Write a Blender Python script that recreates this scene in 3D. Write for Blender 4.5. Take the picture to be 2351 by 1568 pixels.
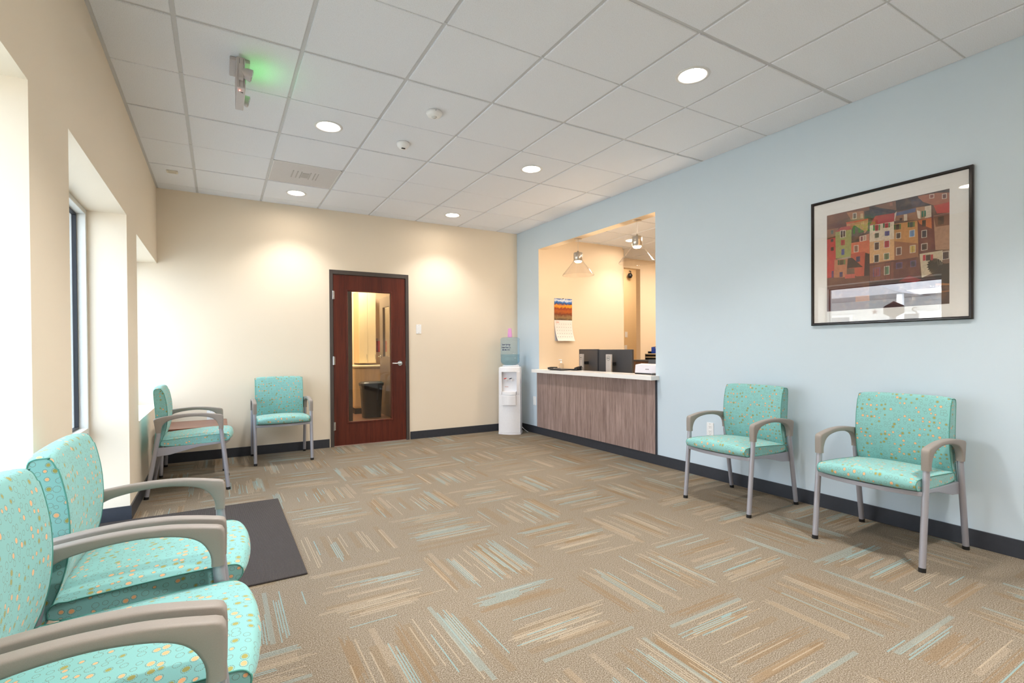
import bpy, bmesh, math, random
from math import sin, cos, pi, radians
from mathutils import Vector, Matrix
random.seed(7)
for o in list(bpy.data.objects): bpy.data.objects.remove(o, do_unlink=True)
S = bpy.context.scene
COL = S.collection

# ------------------------------------------------------------------ camera
F, CY, YAW, PITCH, ROLL = 1147.904, 811.944, 0.530244, -0.0086468, -0.0064394
CAM = Vector((0.54547, -6.35071, 1.17603))
H, W = 2.8759, 4.3653
cam = bpy.data.cameras.new('camera'); camo = bpy.data.objects.new('camera', cam); COL.objects.link(camo)
fw = Vector((sin(YAW)*cos(PITCH), cos(YAW)*cos(PITCH), sin(PITCH))); ri = Vector((cos(YAW), -sin(YAW), 0)); up = ri.cross(fw)
r2 = ri*cos(ROLL) + up*sin(ROLL); u2 = up*cos(ROLL) - ri*sin(ROLL)
M = Matrix((r2, u2, -fw)).transposed().to_4x4(); M.translation = CAM
camo.matrix_world = M
cam.sensor_width = 36; cam.sensor_fit = 'HORIZONTAL'; cam.lens = F/2351*36
cam.shift_y = (CY-784)/2351; cam.clip_start = 0.05; cam.clip_end = 300
S.camera = camo

# ------------------------------------------------------------------ world, sun, exposure
S.view_settings.view_transform = 'Standard'; S.view_settings.look = 'None'
S.view_settings.gamma = 1.0; S.view_settings.use_curve_mapping = False
S.view_settings.exposure = 1.26
wd = bpy.data.worlds.new('world'); S.world = wd; wd.use_nodes = True
nt = wd.node_tree; nt.nodes.clear()
wo = nt.nodes.new('ShaderNodeOutputWorld'); bg = nt.nodes.new('ShaderNodeBackground')
tc = nt.nodes.new('ShaderNodeTexCoord'); mp = nt.nodes.new('ShaderNodeMapping'); mp.inputs['Scale'].default_value = (1, 1, 3)
nz = nt.nodes.new('ShaderNodeTexNoise'); nz.inputs['Scale'].default_value = 2.2; nz.inputs['Detail'].default_value = 5
rp = nt.nodes.new('ShaderNodeValToRGB'); rp.color_ramp.elements[0].position = .42; rp.color_ramp.elements[1].position = .66
rp.color_ramp.elements[0].color = (.50, .72, 1.0, 1); rp.color_ramp.elements[1].color = (.88, .95, 1, 1)
nt.links.new(tc.outputs['Generated'], mp.inputs[0]); nt.links.new(mp.outputs[0], nz.inputs['Vector'])
nt.links.new(nz.outputs[0], rp.inputs[0]); nt.links.new(rp.outputs[0], bg.inputs[0])
bg.inputs[1].default_value = 3.0
nt.links.new(bg.outputs[0], wo.inputs[0])
sun = bpy.data.lights.new('sun', 'SUN'); sun.energy = 12.0; sun.angle = radians(1.0); sun.color = (1, .96, .9)
suno = bpy.data.objects.new('sun', sun); COL.objects.link(suno); suno.location = (20, 5, 20)
suno.rotation_euler = Vector((1.0, -0.35, 0.95)).to_track_quat('Z', 'Y').to_euler()
def portal(y0, y1, z0, z1):
    l = bpy.data.lights.new('window_portal', 'AREA'); l.shape = 'RECTANGLE'; l.size = z1-z0; l.size_y = y1-y0
    l.cycles.is_portal = True
    o = bpy.data.objects.new('window_portal', l); COL.objects.link(o)
    o.location = (-.41, (y0+y1)/2, (z0+z1)/2); o.rotation_euler = (0, -pi/2, 0)
portal(-4.95, -4.07, .63, 2.1); portal(-3.55, -1.99, 0.05, 2.13); portal(-1.51, -.02, .63, 2.1)
LAMP = 58.0           # watts of each ceiling downlight
WARM = (1.0, .965, .925)

# ------------------------------------------------------------------ material helpers
def sr(r, g, b):
    f = lambda c: (c/12.92 if c <= .04045 else ((c+.055)/1.055)**2.4)
    return (f(r/255), f(g/255), f(b/255), 1)
class N:
    """tiny wrapper to write node maths"""
    def __init__(s, name, rough=.6, metal=0, spec=.5):
        s.m = bpy.data.materials.new(name); s.m.use_nodes = True; s.t = s.m.node_tree
        s.b = s.t.nodes['Principled BSDF']; s.b.inputs['Roughness'].default_value = rough
        s.b.inputs['Metallic'].default_value = metal; s.b.inputs['Specular IOR Level'].default_value = spec
    def new(s, k): return s.t.nodes.new('ShaderNode'+k)
    def put(s, v, sock):
        if isinstance(v, bpy.types.NodeSocket): s.t.links.new(v, sock)
        else: sock.default_value = v
    def ma(s, op, a, b=None, c=None):
        n = s.new('Math'); n.operation = op; s.put(a, n.inputs[0])
        if b is not None: s.put(b, n.inputs[1])
        if c is not None: s.put(c, n.inputs[2])
        return n.outputs[0]
    def vec(s, x, y, z):
        n = s.new('CombineXYZ'); s.put(x, n.inputs[0]); s.put(y, n.inputs[1]); s.put(z, n.inputs[2]); return n.outputs[0]
    def sep(s, v):
        n = s.new('SeparateXYZ'); s.put(v, n.inputs[0]); return n.outputs
    def mix(s, f, a, b):
        n = s.new('Mix'); n.data_type = 'RGBA'; s.put(f, n.inputs[0]); s.put(a, n.inputs[6]); s.put(b, n.inputs[7]); return n.outputs[2]
    def noise(s, v, scale, detail=2, rough=.5):
        n = s.new('TexNoise'); s.put(v, n.inputs['Vector']); n.inputs['Scale'].default_value = scale
        n.inputs['Detail'].default_value = detail; n.inputs['Roughness'].default_value = rough; return n.outputs[0]
    def white(s, v):
        n = s.new('TexWhiteNoise'); n.noise_dimensions = '3D'; s.put(v, n.inputs['Vector']); return n.outputs
    def coord(s, k='Object'): return s.new('TexCoord').outputs[k]
    def ramp(s, f, stops):
        n = s.new('ValToRGB'); s.put(f, n.inputs[0]); e = n.color_ramp.elements
        while len(e) < len(stops): e.new(.5)
        for q, (p, c) in zip(e, stops): q.position = p; q.color = c
        return n.outputs[0]
    def base(s, v): s.put(v, s.b.inputs['Base Color']); return s
    def bump(s, h, st=.2, d=.002):
        n = s.new('Bump'); n.inputs['Strength'].default_value = st; n.inputs['Distance'].default_value = d
        s.put(h, n.inputs['Height']); s.t.links.new(n.outputs[0], s.b.inputs['Normal']); return s
def plain(name, c, rough=.6, metal=0, spec=.5, grain=.04, scale=60):
    n = N(name, rough, metal, spec); v = n.noise(n.coord(), scale, 3)
    d = tuple(min(1, x*(1-grain)) for x in c[:3])+(1,); l = tuple(min(1, x*(1+grain)) for x in c[:3])+(1,)
    n.base(n.mix(v, d, l)); return n.m
def emit(name, c, st):
    m = bpy.data.materials.new(name); m.use_nodes = True; t = m.node_tree; t.nodes.clear()
    e = t.nodes.new('ShaderNodeEmission'); e.inputs[0].default_value = c; e.inputs[1].default_value = st
    o = t.nodes.new('ShaderNodeOutputMaterial'); t.links.new(e.outputs[0], o.inputs[0]); return m
def schlick(t, ior):
    # reflectance that is the same on both sides of a pane
    lw = t.nodes.new('ShaderNodeLayerWeight'); lw.inputs[0].default_value = .5; f0 = ((ior-1)/(ior+1))**2
    pw = t.nodes.new('ShaderNodeMath'); pw.operation = 'POWER'; t.links.new(lw.outputs['Facing'], pw.inputs[0]); pw.inputs[1].default_value = 5
    ma = t.nodes.new('ShaderNodeMath'); ma.operation = 'MULTIPLY_ADD'; t.links.new(pw.outputs[0], ma.inputs[0]); ma.inputs[1].default_value = 1-f0; ma.inputs[2].default_value = f0
    return ma.outputs[0]
def pane_mat(name, tint=(1, 1, 1, 1), ior=1.5, rough=0.0):
    m = bpy.data.materials.new(name); m.use_nodes = True; t = m.node_tree; t.nodes.clear()
    tr = t.nodes.new('ShaderNodeBsdfTransparent'); tr.inputs[0].default_value = tint
    gl = t.nodes.new('ShaderNodeBsdfGlossy'); gl.inputs['Roughness'].default_value = rough
    mx = t.nodes.new('ShaderNodeMixShader'); o = t.nodes.new('ShaderNodeOutputMaterial')
    t.links.new(schlick(t, ior), mx.inputs[0]); t.links.new(tr.outputs[0], mx.inputs[1]); t.links.new(gl.outputs[0], mx.inputs[2])
    t.links.new(mx.outputs[0], o.inputs[0]); return m
def wall_mat(name, c):
    n = N(name, .55, 0, .35); co = n.coord()
    v = n.noise(co, 2.5, 3); d = tuple(x*.97 for x in c[:3])+(1,)
    n.base(n.mix(v, d, c)); n.bump(n.noise(co, 420, 2), .12, .0008); return n.m

CREAM = sr(235, 222, 202); BLUE = sr(204, 219, 230)
M_cream = wall_mat('cream_paint', CREAM)
M_blue = wall_mat('pale_blue_paint', BLUE)
M_peach = wall_mat('warm_peach_paint', sr(234, 214, 186))
M_tan = wall_mat('warm_tan_paint', sr(232, 205, 160))
M_tile = N('acoustic_tile', .9, 0, .1)
_c = M_tile.coord(); _v = M_tile.noise(_c, 260, 3, .7)
M_tile.base(M_tile.ramp(_v, [(.30, sr(206, 206, 208)), (.46, sr(233, 236, 243)), (.8, sr(239, 242, 248))])); M_tile.bump(_v, .35, .0012); M_tile = M_tile.m
M_white = plain('white_paint_metal', sr(226, 226, 226), .45)
M_tee = plain('tee_bar_paint', sr(204, 205, 208), .5)
M_rubber = N('dark_rubber_base', .42, 0, .5); _v = M_rubber.noise(M_rubber.coord(), 30, 3)
M_rubber.base(M_rubber.mix(_v, sr(44, 47, 54), sr(54, 57, 65))); M_rubber = M_rubber.m
M_black = plain('black_plastic', sr(24, 24, 26), .4)
M_dark = plain('dark_grey_plastic', sr(58, 60, 66), .45)
M_frame = plain('window_frame_paint', sr(216, 216, 210), .5)
M_gasket = plain('black_gasket', sr(20, 22, 28), .5)
M_bronze = plain('dark_bronze_frame_paint', sr(72, 64, 60), .5)
M_glass = pane_mat('clear_window_glass')
M_pglass = pane_mat('picture_glass', ior=1.9)
M_chrome = plain('satin_chrome', sr(200, 200, 200), .25, 1)
M_nickel = plain('brushed_nickel', sr(190, 182, 172), .3, 1)
M_arm = N('taupe_arm_plastic', .5, 0, .4); _v = M_arm.noise(M_arm.coord(), 900, 2)
M_arm.base(M_arm.mix(_v, sr(136, 128, 122), sr(156, 148, 141))); M_arm.bump(_v, .12, .0004); M_arm = M_arm.m
M_leg = N('silver_lavender_powder_coat', .38, .35, .5); _v = M_leg.noise(M_leg.coord(), 700, 2)
M_leg.base(M_leg.mix(_v, sr(152, 152, 160), sr(176, 175, 184))); M_leg = M_leg.m
M_plastic = plain('white_appliance_plastic', sr(236, 236, 240), .3)
M_outlet = plain('white_cover_plate', sr(240, 240, 240), .35)

def fabric():
    n = N('aqua_dotted_fabric', .85, 0, .25)
    uv = n.coord('UV')
    def layer(base, scale, seed, off, rmin, rmax, fillp, dens):
        sh = n.new('VectorMath'); sh.operation = 'ADD'; n.put(uv, sh.inputs[0]); sh.inputs[1].default_value = (off, off*1.7, 0)
        vo = n.new('TexVoronoi'); vo.voronoi_dimensions = '2D'; vo.inputs['Scale'].default_value = scale
        vo.inputs['Randomness'].default_value = .55; n.put(sh.outputs[0], vo.inputs['Vector'])
        wn = n.white(n.vec(n.sep(vo.outputs['Color'])[0], n.sep(vo.outputs['Color'])[1], seed))
        c3 = n.sep(wn[1])
        d = vo.outputs['Distance']
        mul = n.new('VectorMath'); mul.operation = 'SCALE'; n.put(sh.outputs[0], mul.inputs[0]); mul.inputs['Scale'].default_value = scale
        ps = n.new('VectorMath'); ps.operation = 'SCALE'; n.put(vo.outputs['Position'], ps.inputs[0]); ps.inputs['Scale'].default_value = 1.0
        sub = n.new('VectorMath'); sub.operation = 'SUBTRACT'; n.put(sh.outputs[0], sub.inputs[0]); n.put(vo.outputs['Position'], sub.inputs[1])
        xy = n.sep(sub.outputs[0]); ang = n.ma('ARCTAN2', xy[1], xy[0])
        R = n.ma('MULTIPLY_ADD', c3[0], rmax-rmin, rmin)
        dash = n.ma('GREATER_THAN', n.ma('SINE', n.ma('MULTIPLY', ang, 15.0)), -.35)
        ring = n.ma('LESS_THAN', n.ma('ABSOLUTE', n.ma('SUBTRACT', d, R)), .030)
        on = n.ma('LESS_THAN', c3[2], dens)
        ringm = n.ma('MULTIPLY', n.ma('MULTIPLY', ring, dash), on)
        fill = n.ma('MULTIPLY', n.ma('LESS_THAN', d, n.ma('MULTIPLY', R, .74)), n.ma('LESS_THAN', c3[1], fillp))
        fill = n.ma('MULTIPLY', fill, on)
        fc = n.mix(n.ma('LESS_THAN', c3[1], fillp*.42), sr(232, 172, 124), sr(158, 150, 84))
        o = n.mix(fill, base, fc)
        return n.mix(n.ma('MULTIPLY', ringm, .85), o, sr(108, 96, 74))
    weave = n.noise(uv, 900, 2)
    b0 = n.mix(weave, sr(118, 176, 172), sr(147, 199, 196))
    o = layer(b0, 39, 1.0, 3.13, .21, .38, .42, .95)
    n.base(o)
    n.bump(weave, .15, .0005); n.b.inputs['Sheen Weight'].default_value = .15
    return n.m
M_fabric = fabric()
M_piping = plain('dark_teal_piping', sr(84, 150, 138), .8)

def carpet():
    n = N('striped_carpet_tile', .95, 0, .1)
    uv = n.coord('UV'); u, v, _ = n.sep(uv)
    rnd = n.new('ObjectInfo').outputs['Random']; rs = n.ma('MULTIPLY', rnd, 91.7)
    ob = n.coord('Object')
    sp = n.noise(ob, 240, 2, .6); bl = n.noise(ob, 9, 2)
    base = n.ramp(sp, [(.32, sr(100, 86, 68)), (.5, sr(163, 148, 127)), (.68, sr(220, 211, 197))])
    base = n.mix(n.ma('MULTIPLY', bl, .25), base, sr(150, 128, 94))
    rib = n.ma('SINE', n.ma('MULTIPLY', u, 2*pi*112)); base = n.mix(n.ma('MULTIPLY_ADD', rib, .07, .07), base, sr(92, 78, 62))
    def layer(o, cols, seed, prob, col, groups, gp, lmin, lmax, alpha, alt=False):
        c = n.ma('FLOOR', n.ma('MULTIPLY', u, cols)); w = n.white(n.vec(c, seed, rs)); q = n.sep(w[1])
        g = n.ma('FLOOR', n.ma('MULTIPLY', u, groups)); gw = n.white(n.vec(g, seed+.5, rs)); gq = n.sep(gw[1])
        act = n.ma('MULTIPLY', n.ma('LESS_THAN', q[0], prob), n.ma('LESS_THAN', gq[0], gp))
        if alt: act = n.ma('MULTIPLY', act, n.ma('LESS_THAN', n.ma('MODULO', c, 2.0), .5))
        ln = n.ma('MULTIPLY_ADD', n.ma('ADD', n.ma('MULTIPLY', q[1], .4), n.ma('MULTIPLY', gq[1], .6)), lmax-lmin, lmin)
        st = n.ma('MULTIPLY', n.ma('ADD', n.ma('MULTIPLY', q[2], .35), n.ma('MULTIPLY', gq[2], .65)), n.ma('SUBTRACT', 1.0, ln))
        a = n.ma('GREATER_THAN', v, st); b = n.ma('LESS_THAN', v, n.ma('ADD', st, ln))
        m = n.ma('MULTIPLY', act, n.ma('MULTIPLY', a, b))
        m = n.ma('MULTIPLY', m, n.ma('MULTIPLY_ADD', sp, .9, alpha-.45))
        return n.mix(m, o, col)
    o = base
    o = layer(o, 18, 1.0, .5, sr(160, 128, 84), 18, .36, .35, .9, .25)
    o = layer(o, 22, 2.0, .6, sr(212, 192, 166), 22, .18, .3, .8, .28)
    o = layer(o, 112, 3.0, .70, sr(216, 198, 170), 14, .24, .3, .9, .55, True)
    o = layer(o, 112, 6.0, .8, sr(160, 124, 78), 14, .18, .3, .9, .40)
    o = layer(o, 112, 7.0, .06, sr(212, 196, 170), 112, 1.0, .2, .7, .6)
    o = layer(o, 112, 4.0, .9, sr(164, 200, 200), 15, .12, .25, .8, .70, True)
    o = layer(o, 112, 8.0, .035, sr(160, 198, 198), 112, 1.0, .15, .6, .8)
    o = layer(o, 30, 5.0, .5, sr(172, 190, 184), 30, .06, .55, .98, .50)
    n.base(n.mix(.48, o, (.030, .026, .023, 1))); n.bump(sp, .6, .003)
    return n.m
M_carpet = carpet()
def mat_mat():
    n = N('charcoal_entry_mat', .95, 0, .1); ob = n.coord(); x, y, z = n.sep(ob)
    a = n.ma('MULTIPLY', n.ma('SINE', n.ma('MULTIPLY', n.ma('ADD', x, y), 520.0)), n.ma('SINE', n.ma('MULTIPLY', n.ma('SUBTRACT', x, y), 520.0)))
    w = n.noise(ob, 240, 2)
    c = n.mix(n.ma('GREATER_THAN', a, .25), sr(50, 49, 50), sr(104, 101, 98))
    n.base(n.mix(n.ma('MULTIPLY', w, .35), c, sr(70, 50, 45))); n.bump(a, .5, .002); return n.m
M_mat = mat_mat()
def wood(name, a, b, axis, sc=1.0, rough=.4, fine=90):
    n = N(name, rough, 0, .4); co = n.coord(); x, y, z = n.sep(co)
    v = {'z': n.vec(n.ma('MULTIPLY', x, 30*sc), n.ma('MULTIPLY', y, 30*sc), n.ma('MULTIPLY', z, 1.4*sc)),
         'x': n.vec(n.ma('MULTIPLY', x, 1.4*sc), n.ma('MULTIPLY', y, 30*sc), n.ma('MULTIPLY', z, 30*sc)),
         'y': n.vec(n.ma('MULTIPLY', x, 30*sc), n.ma('MULTIPLY', y, 1.4*sc), n.ma('MULTIPLY', z, 30*sc))}[axis]
    g = n.noise(v, 1.0, 5, .65); f = n.noise(v, 5.0, 2, .6)
    t = n.ma('MULTIPLY_ADD', f, .35, n.ma('MULTIPLY', g, .75))
    n.base(n.ramp(t, [(.36, a), (.72, b)])); n.bump(f, .08, .0006); return n.m
M_door = wood('mahogany_veneer', sr(62, 22, 16), sr(104, 46, 32), 'z', .55, .32)
M_panel = wood('grey_brown_laminate', sr(112, 92, 86), sr(178, 154, 146), 'z', 1.3, .38)
M_table = wood('cherry_laminate', sr(98, 58, 42), sr(128, 82, 62), 'x', 1, .35)
M_quartz = plain('white_quartz', sr(240, 238, 236), .18, 0, .5, .02)
M_maple = wood('maple_laminate', sr(214, 188, 142), sr(232, 208, 164), 'z', .6, .45)
M_vinyl = wood('brown_vinyl_plank', sr(112, 80, 62), sr(146, 110, 88), 'x', .6, .35)

# ------------------------------------------------------------------ mesh helpers
class MB:
    def __init__(s): s.v = []; s.f = []; s.mi = []; s.uv = []; s.sm = []
    def add(s, vs, fs, mi=0, uvs=None, smooth=False):
        o = len(s.v); s.v += [tuple(p) for p in vs]
        for k, f in enumerate(fs):
            s.f.append([i+o for i in f]); s.mi.append(mi); s.sm.append(smooth)
            s.uv.append(uvs[k] if uvs else None)
        return s
    def box(s, x0, x1, y0, y1, z0, z1, mi=0):
        v = [(x, y, z) for z in (z0, z1) for y in (y0, y1) for x in (x0, x1)]
        return s.add(v, [(0, 2, 3, 1), (4, 5, 7, 6), (0, 1, 5, 4), (2, 6, 7, 3), (0, 4, 6, 2), (1, 3, 7, 5)], mi)
    def obox(s, c, ax, ay, az, mi=0):
        c = Vector(c); ax, ay, az = Vector(ax), Vector(ay), Vector(az)
        v = [c+ax*i+ay*j+az*k for k in (-1, 1) for j in (-1, 1) for i in (-1, 1)]
        return s.add(v, [(0, 2, 3, 1), (4, 5, 7, 6), (0, 1, 5, 4), (2, 6, 7, 3), (0, 4, 6, 2), (1, 3, 7, 5)], mi)
    def tube(s, pts, r, n=14, mi=0, caps=True):
        pts = [Vector(p) for p in pts]; rs = r if isinstance(r, (list, tuple)) else [r]*len(pts)
        vs = []
        t0 = (pts[1]-pts[0]).normalized(); a = t0.orthogonal().normalized()
        for i, p in enumerate(pts):
            t = ((pts[min(i+1, len(pts)-1)]-pts[max(i-1, 0)])).normalized()
            a = (a-t*a.dot(t)).normalized(); b = t.cross(a)
            vs += [p+(a*cos(2*pi*k/n)+b*sin(2*pi*k/n))*rs[i] for k in range(n)]
        fs = [(i*n+k, i*n+(k+1) % n, (i+1)*n+(k+1) % n, (i+1)*n+k) for i in range(len(pts)-1) for k in range(n)]
        s.add(vs, fs, mi, None, True)
        if caps:
            s.add(vs[:n], [tuple(range(n))[::-1]], mi); s.add(vs[-n:], [tuple(range(n))], mi)
        return s
    def lathe(s, prof, c=(0, 0, 0), n=32, mi=0, smooth=True):
        vs = [(c[0]+r*cos(2*pi*k/n), c[1]+r*sin(2*pi*k/n), c[2]+z) for r, z in prof for k in range(n)]
        fs = [(i*n+k, i*n+(k+1) % n, (i+1)*n+(k+1) % n, (i+1)*n+k) for i in range(len(prof)-1) for k in range(n)]
        return s.add(vs, fs, mi, None, smooth)
    def disc(s, c, r, n=32, mi=0, up=True):
        vs = [(c[0]+r*cos(2*pi*k/n), c[1]+r*sin(2*pi*k/n), c[2]) for k in range(n)]
        return s.add(vs, [tuple(range(n)) if up else tuple(range(n))[::-1]], mi)
    def prism(s, poly, f, a, b, mi=0):
        """poly 2-D points, f(u,v,w)->xyz, extruded from w=a to w=b"""
        n = len(poly); vs = [f(u, v, a) for u, v in poly]+[f(u, v, b) for u, v in poly]
        fs = [tuple(range(n)), tuple(range(n, 2*n))[::-1]]+[(i, n+i, n+(i+1) % n, (i+1) % n) for i in range(n)]
        return s.add(vs, fs, mi)
    def obj(s, name, mats, parent=None, bevel=0, seg=2, loc=None, recalc=True, auto=False):
        me = bpy.data.meshes.new(name); me.from_pydata(s.v, [], s.f)
        mats = mats if isinstance(mats, (list, tuple)) else [mats]
        for m in mats: me.materials.append(m)
        ul = None
        if any(u is not None for u in s.uv): ul = me.uv_layers.new(name='UVMap')
        for p, mi, sm, uv in zip(me.polygons, s.mi, s.sm, s.uv):
            p.material_index = mi; p.use_smooth = sm
            if ul and uv:
                for li, q in zip(p.loop_indices, uv): ul.data[li].uv = q
        if recalc:
            bm = bmesh.new(); bm.from_mesh(me); bmesh.ops.recalc_face_normals(bm, faces=bm.faces); bm.to_mesh(me); bm.free()
        o = bpy.data.objects.new(name, me); COL.objects.link(o)
        if bevel:
            mo = o.modifiers.new('bevel', 'BEVEL'); mo.width = bevel; mo.segments = seg; mo.limit_method = 'ANGLE'; mo.angle_limit = radians(40)
            mo.harden_normals = False
        if parent: o.parent = parent
        if loc: o.location = loc
        return o
def parts(mb, name, mats, parent, **k):
    # one object per loose piece
    n = len(mb.v); r = list(range(n))
    def fd(i):
        while r[i] != i: r[i] = r[r[i]]; i = r[i]
        return i
    for f in mb.f:
        for i in f[1:]: r[fd(i)] = fd(f[0])
    seen = {}
    key = lambda p: tuple(round(c, 5) for c in p)
    for i, p in enumerate(mb.v):
        q = key(p)
        if q in seen: r[fd(i)] = fd(seen[q])
        else: seen[q] = i
    groups = {}
    for fi, f in enumerate(mb.f): groups.setdefault(fd(f[0]), []).append(fi)
    out = []
    for g in groups.values():
        used = sorted({i for fi in g for i in mb.f[fi]}); ix = {v: j for j, v in enumerate(used)}
        q = MB(); q.v = [mb.v[i] for i in used]; q.f = [[ix[i] for i in mb.f[fi]] for fi in g]
        q.mi = [mb.mi[fi] for fi in g]; q.sm = [mb.sm[fi] for fi in g]; q.uv = [mb.uv[fi] for fi in g]
        out.append(q.obj(name, mats, parent, **k))
    return out
def tag(o, label, cat, group=None):
    o['label'] = label; o['category'] = cat
    if group: o['group'] = group
    return o
def thing(name, label, cat, loc=(0, 0, 0), rz=0, group=None):
    o = bpy.data.objects.new(name, None); COL.objects.link(o); o.location = loc; o.rotation_euler = (0, 0, rz); o.empty_display_size = .1
    return tag(o, label, cat, group)
def struct(o): o['kind'] = 'structure'; return o
def copy_tree(o, parent=None):
    c = o.copy(); COL.objects.link(c); c.parent = parent
    for ch in list(o.children): copy_tree(ch, c)
    return c
def text(name, s, size, mat, parent, loc, rot, font_scale=(1, 1, 1), bold=0, ext=.0004, align='CENTER'):
    cu = bpy.data.curves.new('tmp_text', 'FONT'); cu.body = s; cu.size = size; cu.align_x = align; cu.align_y = 'CENTER'; cu.extrude = ext; cu.offset = bold
    to = bpy.data.objects.new('tmp_text', cu); COL.objects.link(to)
    bpy.context.view_layer.update(); dg = bpy.context.evaluated_depsgraph_get()
    me = bpy.data.meshes.new_from_object(to.evaluated_get(dg)); bpy.data.objects.remove(to)
    me.materials.clear(); me.materials.append(mat)
    o = bpy.data.objects.new(name, me); COL.objects.link(o); o.location = loc; o.rotation_euler = rot; o.scale = font_scale
    if parent: o.parent = parent
    return o

# ================================================================== STRUCTURE
YR = -9.0                                        # rear wall
W1 = (-4.95, -4.072, .63, 2.093); W2 = (-3.55, -1.99, 0, 2.13); W3 = (-1.51, 0, .63, 2.093)
# left wall with three window recesses
m = MB()
m.box(-.40, 0, YR, W1[0], 0, H+.1); m.box(-.40, 0, W1[1], W2[0], 0, H+.1); m.box(-.40, 0, W2[1], W3[0], 0, H+.1)
m.box(-.40, 0, W1[0], W1[1], 0, W1[2]); m.box(-.40, 0, W1[0], W1[1], W1[3], H+.1)
m.box(-.40, 0, W2[0], W2[1], W2[3], H+.1)
m.box(-.40, 0, W3[0], W3[1], 0, W3[2]); m.box(-.40, 0, W3[0], W3[1], W3[3], H+.1)
struct(m.obj('wall_left', M_cream))
# back wall with door opening
DX0, DX1, DH = 1.707, 2.697, 2.158
m = MB(); m.box(-.40, DX0, 0, .12, 0, H+.1); m.box(DX1, 4.49, 0, .12, 0, H+.1); m.box(DX0, DX1, 0, .12, DH, H+.1)
struct(m.obj('wall_back', M_cream))
# right wall, blue on the room side, cream inside the opening and behind
OY0, OY1, OZ0, OZ1 = -2.716, -.575, .862, 2.557
m = MB()
for (a, b, c, d) in ((YR, OY0, 0, H+.1), (OY1, 0, 0, H+.1), (OY0, OY1, 0, OZ0-.006), (OY0, OY1, OZ1, H+.1)):
    m.box(W, W+.125, a, b, c, d)
o = m.obj('wall_right', [M_blue, M_peach])
for p in o.data.polygons:
    if p.normal.x > -.5: p.material_index = 1
struct(o)
m = MB(); m.box(-.4, W+.125, YR-.12, YR, 0, H+.1); struct(m.obj('wall_rear', M_cream))
# unseen roof slab and outer walls, added to keep the sun out
m = MB(); m.box(-.40, 12, -9.2, 5, 3.35, 3.55); m.box(-.40, -.30, -9.2, 5, H+.1, 3.35); m.box(11.9, 12, -9.2, 5, 0, 3.4); m.box(-.4, 12, 4.9, 5, 0, 3.4); m.box(-.4, 12, -9.3, -9.2, 0, 3.4)
m.box(-.40, -.30, .1, 5, 0, 3.4)
struct(m.obj('roof', plain('sun_shield', sr(150, 150, 150), .9)))

# ---- floor with carpet tiles
fl = struct(MB().box(-.4, W, YR, 0, -.10, -.0062).obj('floor', plain('subfloor', sr(110, 95, 75), .9)))
TX, TY, X0, Y0 = .6005, .6135, .912, -5.415
cache = {}
def carpet_tile(x0, x1, y0, y1, along_x):
    key = (round(x1-x0, 3), round(y1-y0, 3), along_x)
    if key not in cache:
        a, b, g = (x1-x0)/2, (y1-y0)/2, .00015
        mb = MB(); mb.box(-a+g, a-g, -b+g, b-g, -.006, 0)
        for k, f in enumerate(mb.f):
            mb.uv[k] = [((((mb.v[i][1]+b)/TY, (mb.v[i][0]+a)/TX)) if along_x else (((mb.v[i][0]+a)/TX, (mb.v[i][1]+b)/TY))) for i in f]
        o = mb.obj('carpet_tile', M_carpet); cache[key] = o.data; o.parent = fl
    else:
        o = bpy.data.objects.new('carpet_tile', cache[key]); COL.objects.link(o); o.parent = fl
    o.location = ((x0+x1)/2, (y0+y1)/2, 0)
for i in range(-3, 7):
    for j in range(-6, 10):
        x0, x1 = X0+i*TX, X0+(i+1)*TX; y0, y1 = Y0+j*TY, Y0+(j+1)*TY
        lo = -.29 if (y0 > W2[0]-.3 and y1 < W2[1]+.3) else 0
        x0 = max(x0, lo); x1 = min(x1, W); y0 = max(y0, YR); y1 = min(y1, 0)
        if x1-x0 < .02 or y1-y0 < .02: continue
        carpet_tile(x0, x1, y0, y1, (i+j) % 2 == 0)

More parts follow.
